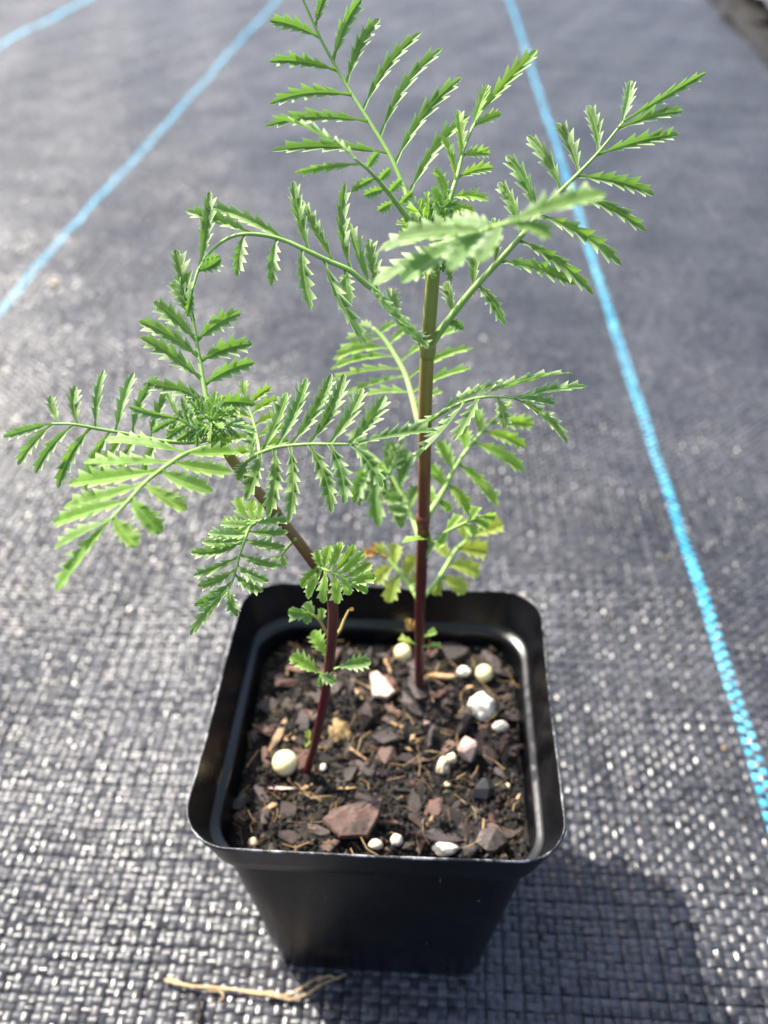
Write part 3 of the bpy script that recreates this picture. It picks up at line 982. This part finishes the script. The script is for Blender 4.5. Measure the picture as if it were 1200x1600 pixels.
# --- the upright seedling
g = on(655, 1085, ZS)
rootR = tag(empty('marigold_seedling', (g.x, g.y, ZS)), 'taller seedling with straight upright stem and feathery green leaves', 'seedling')
def above(px, py, ref):
    """the point on the picture line (px, py) that stands level with ref, front to back"""
    r = ray(px, py); h = Vector((-math.sin(YAW), math.cos(YAW), 0))
    return CAM + r * ((ref - CAM).dot(h) / r.dot(h))
SR = [g - Vector((0, 0, 0.5)), g, above(656, 960, g), above(662, 800, g), above(664, 650, g), above(668, 545, g), above(676, 440, g), above(681, 385, g), above(676, 352, g)]
make_stem(rootR, SR, [0.12, 0.125, 0.145, 0.155, 0.158, 0.152, 0.14, 0.12, 0.07])
R = Plant(rootR, SR)
def dR(py): return depth(above(668, py, g))
for py_, px_ in ((812, 661), (546, 668)):               # swollen nodes
    c = above(px_, py_, g)
    link('node', tube([c + Vector((0, 0, -0.22)), c + Vector((0, 0, -0.08)), c + Vector((0, 0, 0.06)), c + Vector((0, 0, 0.2))], [0.15, 0.182, 0.186, 0.145], 16, 0.05, 6, R.off, 'node'), M['stem'], rootR)

dt = dR(345)
# long leaf rising up to the top of the picture
R.leaf([(668, 360, dt), (640, 318, dt + .2), (632, 295, dt + .3), (610, 245, dt + .4), (580, 195, dt + .5), (548, 145, dt + .6), (522, 100, dt + .6), (498, 55, dt + .5), (478, 10, dt + .4), (466, -18, dt + .3)],
       [(635, 308, 735, 180, .3), (614, 255, 723, 120, .3), (594, 213, 692, 75, .3), (571, 168, 659, 50, .2), (545, 130, 594, 28, .1), (522, 87, 565, -2, 0), (495, 34, 516, -22, 0),
        (497, 55, 420, 32, -.2), (522, 105, 420, 96, -.3), (548, 150, 420, 163, -.4), (573, 190, 413, 198, -.4), (600, 238, 423, 236, -.5, .10)],
       term=(440, -70, 0), width=20, stalk=(11, 7), face=.55, teeth=4)
# young leaf pointing up and towards the viewer
R.leaf([(664, 372, dt), (640, 345, dt - .5), (610, 305, dt - 1.1), (580, 270, dt - 1.6), (553, 247, dt - 1.9)],
       [(562, 255, 460, 270, .1), (583, 273, 548, 300, -.1), (597, 290, 568, 306, -.1), (615, 312, 590, 330, 0), (570, 262, 592, 238, -.2), (588, 280, 612, 262, -.2), (603, 298, 628, 280, -.2), (622, 322, 645, 300, -.1), (560, 250, 500, 212, .2)],
       term=(427, 184, .2), width=18, stalk=(15, 8), tw=26, face=.4)
# middle young leaf
R.leaf([(680, 365, dt), (697, 340, dt - .1), (705, 305, dt - .1), (716, 270, dt), (724, 235, dt + .1), (736, 205, dt + .2), (746, 180, dt + .3)],
       [(721, 275, 771, 262, .2), (722, 243, 766, 240, .2), (737, 197, 783, 178, .2), (735, 200, 763, 132, .2), (722, 250, 715, 171, .1), (713, 285, 688, 212, -.2), (703, 318, 679, 262, -.2), (694, 343, 676, 290, -.2),
        (709, 303, 764, 314, -.3), (706, 321, 743, 333, -.3), (697, 350, 746, 342, -.3)],
       term=(840, 77, .4), width=19, stalk=(13, 7), tw=22, face=.5, mat='leaf_light')
# tiny leaves in the growing tip
R.leaf([(676, 365, dt), (672, 345, dt - .1), (668, 325, dt - .1)], [(673, 350, 655, 330, 0), (672, 345, 690, 325, 0), (670, 335, 655, 310, 0), (670, 332, 684, 308, 0)], term=(668, 298, 0), width=10, stalk=(7, 4), mat='leaf_light', teeth=2)
R.leaf([(680, 368, dt), (660, 355, dt - .4), (648, 350, dt - .6)], [(665, 358, 655, 372, 0), (660, 355, 640, 340, 0), (655, 353, 640, 365, 0), (672, 362, 690, 350, -.1)], term=(628, 345, 0), width=11, stalk=(7, 4), mat='leaf_light', teeth=2)
R.leaf([(684, 372, dt), (700, 358, dt - .4), (715, 352, dt - .6)], [(695, 362, 690, 340, 0), (702, 358, 722, 338, 0), (708, 355, 735, 350, 0), (705, 356, 718, 372, -.1)], term=(742, 358, 0), width=11, stalk=(7, 4), mat='leaf_light', teeth=2)
R.leaf([(678, 370, dt), (684, 350, dt + .2), (690, 325, dt + .3)], [(683, 352, 700, 330, 0), (685, 345, 668, 322, 0), (688, 335, 704, 312, 0)], term=(692, 300, 0), width=9, stalk=(6, 3), mat='leaf_light', teeth=2)
R.leaf([(676, 395, dR(395)), (688, 400, dR(395) - .3), (700, 410, dR(395) - .4)], [(690, 402, 682, 425, 0), (695, 405, 712, 398, 0)], term=(705, 440, 0), width=13, stalk=(5, 3), teeth=3)
R.leaf([(670, 400, dR(400)), (655, 408, dR(400) - .3), (648, 420, dR(400) - .4)], [(656, 408, 640, 402, 0)], term=(645, 440, 0), width=11, stalk=(5, 3), teeth=3)
# long leaf reaching out to the far side
dn = dR(545)
R.leaf([(670, 546, dn), (690, 515, dn - .2), (735, 457, dn - .5), (776, 412, dn - .7), (812, 372, dn - .9), (850, 325, dn - 1.0), (885, 290, dn - 1.1), (910, 265, dn - 1.1), (938, 235, dn - 1.1), (974, 190, dn - 1.1)],
       [(745, 443, 789, 508, -.3), (782, 404, 900, 445, -.4), (812, 374, 928, 461, -.4), (850, 332, 972, 416, -.4), (880, 298, 1011, 363, -.3), (905, 275, 1024, 306, -.2), (937, 240, 1062, 210, 0), (968, 197, 1068, 174, .1),
        (972, 192, 985, 126, .3), (938, 235, 917, 165, .3), (905, 268, 868, 192, .3), (878, 297, 823, 212, .3), (845, 330, 790, 243, .3), (815, 368, 778, 285, .3), (745, 445, 738, 375, .2), (776, 412, 770, 340, .2), (713, 483, 695, 440, .2), (703, 497, 725, 514, -.1)],
       term=(1104, 113, .1), width=21, stalk=(17, 7), tw=17, face=.55, fwd=.09)
# leaf that comes straight towards the viewer, out of focus
R.leaf([(680, 385, dR(385)), (705, 378, dt - 1.6), (735, 368, dt - 3.0), (765, 357, dt - 4.1), (797, 347, dt - 4.9)],
       [(795, 348, 862, 373, -.2), (785, 350, 750, 412, -.3), (765, 357, 702, 424, -.2), (742, 364, 626, 442, -.2), (722, 372, 581, 446, 0), (735, 366, 590, 392, .3), (755, 360, 620, 372, .4), (775, 352, 690, 352, .4), (790, 348, 935, 318, .2)],
       term=(948, 302, .1), width=50, stalk=(14, 15), tw=64, face=.42, teeth=4, fwd=.06, fold=.34, blunt=.6)
# arching leaf over to the bent seedling
R.leaf([(664, 543, dn), (630, 500, dn - .4), (600, 467, dn - .7), (567, 440, dn - .9), (547, 423, dn - 1.0), (513, 408, dn - 1.1), (480, 392, dn - 1.2), (447, 377, dn - 1.2), (413, 368, dn - 1.3), (380, 366, dn - 1.4), (355, 373, dn - 1.4), (330, 392, dn - 1.5), (311, 420, dn - 1.6), (300, 455, dn - 1.7)],
       [(378, 369, 370, 432, -.3), (427, 374, 424, 448, -.3), (467, 389, 486, 485, -.3), (500, 403, 574, 541, -.3, .08), (537, 420, 548, 478, -.2), (573, 443, 642, 512, -.3, .16), (603, 468, 667, 541, -.3, .14),
        (482, 390, 458, 282, .2), (518, 407, 470, 312, .3), (547, 421, 540, 284, .3, -.16), (577, 446, 545, 347, .3), (590, 458, 577, 373, .3), (445, 375, 320, 322, .2, .08), (393, 366, 290, 330, .1, .06),
        (311, 420, 328, 297, .3, .02), (318, 408, 345, 403, .1), (309, 425, 345, 404, 0, .1), (622, 490, 606, 450, .2), (640, 512, 668, 545, -.2)],
       term=(291, 495, 0), width=22, stalk=(13, 8), tw=16, face=.6, fwd=.05)
# fresh leaf behind the stem
dd_ = dR(650)
R.leaf([(660, 690, dR(690)), (652, 655, dd_ + 1.0), (643, 617, dd_ + 1.7), (633, 585, dd_ + 2.1), (617, 555, dd_ + 2.4), (600, 530, dd_ + 2.6), (583, 513, dd_ + 2.7)],
       [(640, 612, 570, 618, .2), (633, 586, 530, 622, .2), (628, 573, 512, 598, .2), (618, 556, 516, 578, .2), (607, 541, 520, 562, .2), (597, 527, 527, 552, .2), (590, 518, 540, 530, .2),
        (648, 632, 692, 612, .2), (643, 612, 737, 575, .2, -.08), (636, 590, 740, 544, .2, -.08), (622, 562, 722, 512, .2, -.06), (605, 536, 650, 508, .2), (592, 522, 620, 505, .2)],
       term=(560, 508, .2), width=17, stalk=(13, 12), face=.12, up=(0, -.12, 1), mat='leaf_light', teeth=3, blunt=.2, fwd=.06)
# leaf held out level, seen along its blades
R.leaf([(664, 662, dR(660)), (685, 648, dd_ - .8), (715, 632, dd_ - 1.6), (745, 622, dd_ - 2.0), (775, 620, dd_ - 2.2), (805, 622, dd_ - 2.3)],
       [(745, 622, 900, 584, .5, -.04), (725, 628, 845, 592, .5), (705, 636, 800, 598, .5), (690, 645, 765, 603, .5), (803, 624, 887, 694, -.4, -.14), (780, 622, 788, 672, -.4, -.08), (752, 624, 708, 690, -.5, -.1), (732, 628, 664, 704, -.5, -.1), (712, 634, 645, 724, -.5, -.06), (695, 642, 622, 690, -.4), (790, 622, 868, 632, -.1)],
       term=(918, 604, .2), width=22, stalk=(9, 7), tw=20, face=.25)
# lower leaf, away from the viewer
d8 = dR(806)
R.leaf([(666, 810, d8), (690, 772, d8 + .3), (710, 733, d8 + .5), (730, 703, d8 + .7), (752, 676, d8 + .9), (775, 652, d8 + 1.0)],
       [(757, 672, 822, 700, 0), (740, 692, 819, 738, 0), (717, 724, 778, 792, -.1), (700, 753, 737, 808, -.1), (768, 660, 835, 664, .1), (686, 778, 704, 800, 0),
        (750, 678, 742, 640, .2), (730, 703, 722, 668, .2), (708, 735, 682, 690, .2), (696, 758, 670, 728, .2), (682, 785, 660, 760, .2)],
       term=(800, 628, .2), width=23, stalk=(13, 8), tw=22, face=.5, mat='leaf_light', blunt=.5)
R.leaf([(656, 845, dR(845)), (645, 812, dR(845) + .5), (632, 783, dR(845) + .9), (612, 745, dR(845) + 1.1), (588, 718, dR(845) + 1.3), (572, 705, dR(845) + 1.4)],
       [(592, 724, 592, 824, -.3), (618, 755, 628, 826, -.3), (622, 762, 640, 705, .2), (605, 738, 612, 690, .2), (585, 716, 553, 787, -.2), (640, 800, 612, 800, 0), (640, 800, 655, 760, .1), (632, 783, 600, 780, -.1), (596, 728, 600, 775, -.1)],
       term=(552, 672, .2), width=27, stalk=(12, 8), face=.5, blunt=.5)
# small low leaf in front of the stem
d9 = dR(868)
R.leaf([(664, 872, d9), (676, 850, d9 - .4), (697, 832, d9 - .8), (725, 818, d9 - 1.0), (752, 806, d9 - 1.1)],
       [(680, 842, 628, 849, -.2), (700, 832, 684, 858, -.2), (697, 832, 720, 805, .1), (725, 818, 745, 835, -.1), (740, 812, 765, 822, 0), (735, 814, 748, 792, .1), (676, 850, 660, 822, .1)],
       term=(775, 806, .1), width=21, stalk=(9, 7), face=.5, mat='leaf_light', blunt=.9, teeth=2)
# yellowing bottom leaves
d0 = dR(930)
R.leaf([(660, 935, d0), (680, 912, d0 + .5), (697, 885, d0 + .9), (712, 860, d0 + 1.2), (738, 838, d0 + 1.4)],
       [(700, 880, 748, 900, .1), (690, 898, 727, 928, .1), (715, 858, 762, 862, .1), (703, 872, 680, 850, .2), (688, 900, 676, 930, -.1), (730, 845, 722, 812, .2)],
       term=(785, 818, .2), width=30, stalk=(11, 9), face=.55, mat='leaf_yellow', blunt=.75, teeth=3, smat='stalk', label='yellow-green lower leaf with rounded lobes')
R.leaf([(655, 938, d0), (640, 915, d0 + .3), (622, 892, d0 + .5), (604, 872, d0 + .6)],
       [(612, 880, 585, 912, -.1), (625, 895, 606, 942, -.2), (615, 885, 620, 850, .2), (630, 902, 648, 868, .1), (640, 915, 662, 892, .1)],
       term=(590, 850, .1), width=28, stalk=(12, 9), face=.55, mat='leaf_yellow', blunt=.75, teeth=3, label='yellowing lower leaf turned towards the bent seedling')
R.leaf([(604, 872, d0 + .6), (592, 864, d0 + .6), (584, 860, d0 + .6)], [(594, 865, 568, 862, 0), (590, 862, 584, 848, 0)], term=(568, 873, 0), width=22, stalk=(8, 4), mat='leaf_withered', blunt=1, teeth=2, smat='stalk_dry', label='withered orange-brown leaf tip')
# the lowest little leaves and a dry curl
db = dR(1005)
R.leaf([(655, 1008, db), (650, 1007, db - .1), (645, 1005, db - .2)], [(650, 1007, 622, 1000, 0)], term=(628, 1004, 0), width=20, stalk=(6, 5), mat='leaf_yellow', blunt=1, teeth=2)
R.leaf([(657, 1010, db), (662, 1010, db - .1), (666, 1010, db - .2)], [], term=(690, 1013, 0), width=17, stalk=(6, 5), mat='leaf_light', blunt=1, teeth=2)
R.leaf([(657, 1000, db), (660, 998, db + .1), (664, 994, db + .2)], [], term=(682, 987, 0), width=15, stalk=(6, 5), mat='leaf_light', blunt=1, teeth=2)
R.leaf([(655, 985, db), (646, 984, db - .2), (638, 984, db - .3)], [(640, 984, 636, 966, 0), (643, 984, 652, 968, 0)], term=(634, 976, 0), width=16, stalk=(8, 7), mat='leaf_withered', smat='stalk_dry', blunt=1, teeth=2, label='dried curled brown seed leaf')

rt = random.Random(3)
def tuft(P, px, py, d, n, l0, l1, a0, a1):
    """little unfolding leaves round a growing tip"""
    for k in range(n):
        a = math.radians(a0 + (a1 - a0) * (k + rt.uniform(.2, .8)) / n); ln = rt.uniform(l0, l1)
        ux, uy = math.cos(a), -math.sin(a)
        dz = rt.uniform(-.9, .4)
        pth = [(px + ux * ln * t, py + uy * ln * t - 6 * t * (1 - t), d + dz * t) for t in (0, .3, .6)]
        ls = []
        for t in (.22, .4, .58):
            for sg in (1, -1):
                q = ln * rt.uniform(.26, .42)
                ls.append((px + ux * ln * t, py + uy * ln * t, px + ux * (ln * t + q * .75) + sg * uy * q * .75, py + uy * (ln * t + q * .75) - sg * ux * q * .75, rt.uniform(-.15, .1)))
        P.leaf(pth, ls, term=(px + ux * ln, py + uy * ln, 0), width=11, stalk=(6, 4), mat='leaf_light' if k % 2 else 'leaf', teeth=2)
tuft(R, 672, 362, dt, 9, 38, 78, 5, 200)
tuft(R, 608, 742, dR(845) + 1.1, 4, 45, 80, 40, 330)
tuft(R, 676, 396, dR(396), 3, 30, 48, 190, 350)

# --- the bent seedling
g2 = on(478, 1212, ZS)
rootL = tag(empty('marigold_seedling', (g2.x, g2.y, ZS)), 'shorter seedling whose maroon stem bends over the edge of the pot', 'seedling')
ref = g2
def AL(px, py, k=0.0):
    return above(px, py, ref + Vector((0, k, 0)))
SL = [g2 - Vector((0, 0, 0.5)), g2, AL(497, 1140), AL(512, 1060), AL(519, 990), AL(519, 940, .1), AL(503, 900, .15), AL(470, 852, .2), AL(425, 795, .3), AL(375, 735, .4), AL(345, 690, .45), AL(328, 650, .5)]
make_stem(rootL, SL, [0.095, 0.10, 0.11, 0.115, 0.12, 0.122, 0.122, 0.122, 0.12, 0.112, 0.10, 0.05], 60)
LP = Plant(rootL, SL)
def dL_(px, py): return depth(AL(px, py, .3))
c = AL(428, 800, .3); t_ = (SL[9] - SL[8]).normalized()
link('node', tube([c - t_ * .2, c - t_ * .06, c + t_ * .06, c + t_ * .2], [.118, .145, .145, .114], 16, .05, 6, LP.off, 'node'), M['stem'], rootL)

dq = dL_(330, 660)
# upright top leaf
LP.leaf([(330, 662, dq), (324, 630, dq + .1), (317, 592, dq + .2), (311, 556, dq + .3), (306, 525, dq + .3), (301, 500, dq + .3), (292, 478, dq + .3)],
        [(306, 530, 377, 489, .1), (311, 563, 395, 537, .1), (319, 600, 398, 566, .1), (326, 632, 400, 632, .0), (305, 530, 239, 472, -.1), (310, 557, 216, 502, -.1), (315, 590, 219, 527, -.1), (321, 622, 222, 602, -.2),
         (301, 500, 274, 389, .1), (297, 492, 270, 438, 0), (325, 645, 288, 618, 0)],
        term=(283, 432, .1), width=26, stalk=(11, 9), face=.2, teeth=4, up=(0.5, -0.75, 0.42))
# far-reaching side leaf
LP.leaf([(336, 680, dq), (310, 690, dq - .1), (260, 690, dq - .2), (203, 679, dq - .3), (153, 670, dq - .4), (113, 663, dq - .5), (80, 662, dq - .5)],
        [(90, 661, 79, 617, .2), (117, 661, 118, 602, .3), (148, 666, 163, 577, .3, -.06), (180, 672, 210, 581, .3, -.05), (208, 677, 248, 588, .3, -.22), (233, 682, 264, 610, .3, -.1),
         (82, 665, 28, 728, -.3), (110, 665, 55, 741, -.3), (140, 670, 90, 764, -.4), (167, 674, 134, 768, -.4), (190, 679, 156, 762, -.4), (212, 682, 186, 752, -.4), (245, 688, 225, 745, -.3), (262, 690, 285, 640, .2)],
        term=(5, 683, -.1), width=18, stalk=(10, 7), tw=17, face=.6)
# bright leaf hanging towards the viewer
LP.leaf([(342, 692, dq), (312, 702, dq - .7), (285, 712, dq - 1.2), (247, 738, dq - 1.8), (223, 758, dq - 2.1), (203, 780, dq - 2.4), (187, 797, dq - 2.6), (173, 812, dq - 2.8)],
        [(173, 810, 84, 858, 0), (200, 783, 82, 818, 0), (223, 758, 99, 793, .1), (247, 738, 107, 756, .1), (267, 722, 130, 722, .2), (290, 710, 163, 687, .3), (175, 811, 216, 854, -.2), (203, 780, 254, 832, -.1), (225, 758, 293, 797, 0), (247, 738, 333, 768, .1), (267, 722, 363, 738, .2), (290, 709, 374, 706, .3)],
        term=(88, 925, -.3), width=35, stalk=(10, 9), tw=42, face=.38, mat='leaf_light', teeth=4, fwd=.07, fold=.42, blunt=.55)
# level leaf reaching to the upright stem
LP.leaf([(376, 732, dL_(376, 732)), (392, 716, dq + .0), (412, 706, dq - .1), (433, 699, dq - .2), (455, 696, dq - .3), (485, 694, dq - .4), (517, 694, dq - .5), (547, 694, dq - .5), (560, 693, dq - .5)],
        [(410, 706, 448, 613, .3), (432, 699, 479, 589, .3), (455, 696, 518, 583, .3), (485, 694, 538, 583, .3), (515, 693, 567, 606, .3), (547, 693, 602, 617, .2), (396, 713, 393, 670, .2),
         (407, 708, 384, 781, -.3), (430, 701, 417, 809, -.3), (455, 697, 450, 818, -.4), (487, 695, 518, 803, -.4), (517, 694, 538, 788, -.4), (549, 694, 598, 763, -.3), (388, 720, 372, 752, -.2)],
        term=(684, 673, -.1), width=25, stalk=(9, 7), tw=25, face=.5, teeth=5)
# growing tip
LP.leaf([(331, 660, dq), (308, 671, dq - .4), (294, 663, dq - .6), (280, 654, dq - .7)],
        [(279, 655, 237, 677, -.2), (293, 663, 259, 686, -.2), (305, 670, 275, 688, -.2), (281, 655, 262, 613, .1), (294, 663, 285, 620, .1), (306, 670, 294, 636, .1), (286, 658, 272, 640, 0)], term=(200, 635, 0), width=15, stalk=(8, 6), tw=18)
for k, (tx, ty) in enumerate(((402, 677), (329, 690), (308, 696), (366, 637), (351, 624), (348, 670), (318, 640), (296, 690))):
    mx, my = 331 + (tx - 331) * .35, 658 + (ty - 658) * .35
    LP.leaf([(331, 658, dq), ((331 + mx) / 2, (658 + my) / 2, dq - .15), (mx, my, dq - .3)], [(mx, my, mx + (tx - mx) * .5 - (ty - my) * .3, my + (ty - my) * .5 + (tx - mx) * .3, 0), (mx, my, mx + (tx - mx) * .5 + (ty - my) * .3, my + (ty - my) * .5 - (tx - mx) * .3, 0)],
            term=(tx, ty, -.2), width=14, stalk=(6, 4), teeth=3, mat='leaf_light' if k % 2 else 'leaf', fold=.5)
tuft(LP, 331, 660, dq, 7, 32, 62, 0, 360)
# leaf behind the stem
LP.leaf([(392, 752, dL_(392, 752)), (405, 715, dq + 1.2), (401, 680, dq + 1.6), (392, 645, dq + 1.9), (383, 620, dq + 2.0)],
        [(388, 630, 425, 605, .2), (392, 645, 437, 623, .2), (396, 660, 448, 645, .2), (400, 678, 452, 668, .2), (404, 700, 452, 690, .2), (388, 632, 350, 625, 0), (393, 648, 345, 645, 0), (397, 665, 345, 668, 0), (401, 682, 350, 690, 0), (404, 704, 355, 712, 0)],
        term=(380, 595, .1), width=17, stalk=(9, 7), face=.45, mat='leaf_light', teeth=3)
# lower drooping leaf
dm = dL_(440, 815)
LP.leaf([(440, 815, dm), (412, 815, dm - .5), (392, 822, dm - .8), (382, 845, dm - 1.0), (374, 868, dm - 1.1), (369, 888, dm - 1.2), (363, 908, dm - 1.2), (355, 924, dm - 1.3)],
        [(380, 850, 297, 863, 0), (379, 843, 315, 846, .1), (372, 873, 302, 900, 0), (368, 892, 308, 915, -.1), (361, 911, 303, 946, -.1), (357, 922, 311, 955, -.1), (386, 836, 325, 832, .2), (392, 823, 345, 818, .2),
         (356, 922, 372, 963, -.2), (366, 900, 412, 923, -.2), (371, 884, 421, 908, -.2), (375, 867, 441, 885, -.1), (382, 846, 446, 854, -.1), (388, 832, 451, 831, 0), (398, 820, 455, 812, 0)],
        term=(297, 993, -.3), width=19, stalk=(8, 6), tw=22, face=.5, teeth=4)
LP.leaf([(434, 808, dm), (415, 812, dm + .6), (397, 815, dm + 1.0), (388, 812, dm + 1.1)], [(397, 815, 397, 780, .1), (405, 814, 412, 785, .1), (388, 812, 371, 776, .1), (392, 813, 350, 840, 0), (400, 815, 365, 845, 0)], term=(346, 818, 0), width=21, stalk=(8, 6), mat='leaf_light', teeth=2, blunt=.6)
LP.leaf([(462, 842, dm), (450, 855, dm + .7), (440, 868, dm + 1.0)], [(446, 860, 425, 850, 0), (442, 865, 445, 885, 0)], term=(425, 880, 0), width=20, stalk=(7, 5), mat='leaf_light', teeth=2, blunt=.6)
# broad leaf facing the viewer below the bend
d7 = dL_(495, 890)
LP.leaf([(492, 885, d7), (497, 886, d7 - .5), (508, 890, d7 - .9), (522, 896, d7 - 1.1), (537, 903, d7 - 1.2), (545, 910, d7 - 1.3)],
        [(500, 887, 497, 860, .1), (507, 889, 515, 852, .1), (515, 893, 533, 846, .1), (522, 896, 554, 851, .1), (530, 900, 569, 862, .1), (538, 904, 581, 880, 0), (497, 887, 471, 918, -.1), (503, 888, 481, 936, -.1), (511, 891, 505, 943, -.2), (522, 896, 528, 944, -.2), (535, 903, 547, 930, -.2), (544, 908, 574, 927, -.1)],
        term=(588, 901, -.1), width=21, stalk=(7, 5), face=.55, mat='leaf_light', teeth=3, blunt=.7)
# small leaves low on the stem
d6 = dL_(515, 990)
LP.leaf([(516, 998, d6), (508, 985, d6 - .2), (499, 970, d6 - .3), (487, 960, d6 - .4)], [(492, 963, 476, 942, 0), (490, 962, 474, 972, -.1), (500, 972, 503, 950, 0)], term=(450, 954, -.1), width=24, stalk=(8, 5), smat='stalk_brown', teeth=2, blunt=.8)
LP.leaf([(515, 1000, d6), (530, 987, d6 - .1), (538, 968, d6 - .1), (545, 953, d6 - .1)], [], term=(553, 951, 0), width=8, stalk=(9, 5), smat='stalk_brown', mat='leaf_withered', teeth=2, label='bare brown stalk of a fallen leaf')
d5 = dL_(512, 1045)
LP.leaf([(514, 1050, d5), (510, 1038, d5 - .3), (507, 1022, d5 - .4)], [], term=(489, 985, 0), width=27, stalk=(7, 5), mat='leaf_light', teeth=4, blunt=.5, face=.7)
LP.leaf([(513, 1056, d5), (505, 1054, d5 - .3), (496, 1050, d5 - .4)], [], term=(453, 1026, 0), width=27, stalk=(7, 5), mat='leaf_light', teeth=4, blunt=.5, face=.7)
LP.leaf([(513, 1056, d5), (506, 1055, d5 - .5), (500, 1055, d5 - .6)], [(502, 1055, 500, 1073, 0)], term=(526, 1066, -.1), width=26, stalk=(7, 5), mat='leaf', teeth=3, blunt=.5, face=.7)
LP.leaf([(516, 1050, d5), (524, 1045, d5 - .1), (532, 1042, d5 - .1)], [], term=(580, 1033, 0), width=25, stalk=(7, 5), mat='leaf', teeth=4, blunt=.5, face=.7)
d4 = dL_(492, 1165)
LP.leaf([(490, 1168, d4), (485, 1162, d4 - .2), (483, 1158, d4 - .2)], [(484, 1160, 476, 1166, 0)], term=(482, 1140, 0), width=11, stalk=(6, 5), mat='leaf_yellow', blunt=1, teeth=2, label='tiny yellow seed leaf')
LP.leaf([(492, 1168, d4), (499, 1168, d4 - .2), (503, 1168, d4 - .2)], [], term=(511, 1165, 0), width=9, stalk=(7, 5), mat='leaf_withered', blunt=1, teeth=2, smat='stalk_dry', label='tiny dried seed leaf')

# ------------------------------------------------------------------ litter on the mat
def gpt(px, py, z=0.12):
    return on(px, py, z)
rp = [gpt(257, 1532), gpt(300, 1540, .2), gpt(344, 1544, .16), gpt(395, 1552, .2), gpt(434, 1557, .15), gpt(470, 1561, .14)]
root_o = tag(empty('dry_root', rp[2]), 'thin straw-coloured dry root lying beside the pot', 'root')
off = rp[2]
def strand(pts, r0, r1, n=30):
    sm = smooth_path(pts, n)
    sm = [p + Vector((noise.noise(p * 1.3), noise.noise(p * 1.3 + Vector((7, 0, 0))), 0)) * 0.06 for p in sm]
    link('strand', tube(sm, [r0 + (r1 - r0) * i / n + 0.012 * noise.noise(sm[i] * 5) for i in range(n + 1)], 7, 0.2, 3, off, 'strand'), M['root'], root_o)
strand(rp, .045, .036)
strand([gpt(262, 1528, .1), gpt(320, 1546, .12), gpt(380, 1548, .12), gpt(430, 1552, .12)], .03, .03)
strand([gpt(425, 1557), gpt(455, 1552, .2), gpt(478, 1538, .25), gpt(502, 1524, .2)], .045, .03)
strand([gpt(450, 1561), gpt(480, 1552, .2), gpt(505, 1535, .3), gpt(540, 1523, .25)], .05, .028)
strand([gpt(495, 1532, .2), gpt(512, 1524, .2), gpt(528, 1530, .15)], .03, .02, 14)
strand([gpt(340, 1546), gpt(350, 1556, .2), gpt(342, 1566, .12)], .03, .02, 14)
bp_ = [gpt(318, 1555), gpt(309, 1572, .2), gpt(313, 1588, .15), gpt(304, 1600, .1)]
sm = smooth_path(bp_, 16)
frag = link('bark_curl', tube([p - bp_[0] for p in sm], [.02 + .045 * math.sin(math.pi * i / 16) + .02 * math.sin(i * 2.1) ** 2 for i in range(17)], 7, .3, 3, Vector((0, 0, 0)), 'bark_curl'), M['bark_dark'])
frag.location = bp_[0] * CM
tag(frag, 'curled brown bark shred lying next to the dry root', 'bark shred')
for k, (px, py, rr, mk, lab) in enumerate(((1130, 1172, .09, 'tan', 'tan soil crumb lying on the mat near the blue stripe'), (84, 446, .35, 'cream', 'pale crumb lying on the mat below a blue stripe'), (818, 925, .13, 'perlite', 'white crumb lying on the mat behind the pot corner'), (1040, 873, .10, 'gold', 'brown crumb on the mat beside the blue stripe'))):
    p = on(px, py, 0.1)
    o = link('soil_crumb', worn(60 + k, (rr, rr * .8, rr * .6), 2), M[mk]); o.location = Vector((p.x, p.y, float(mat_z(p.x, p.y)) + .08 + rr * .4)) * CM
    tag(o, lab, 'crumb')
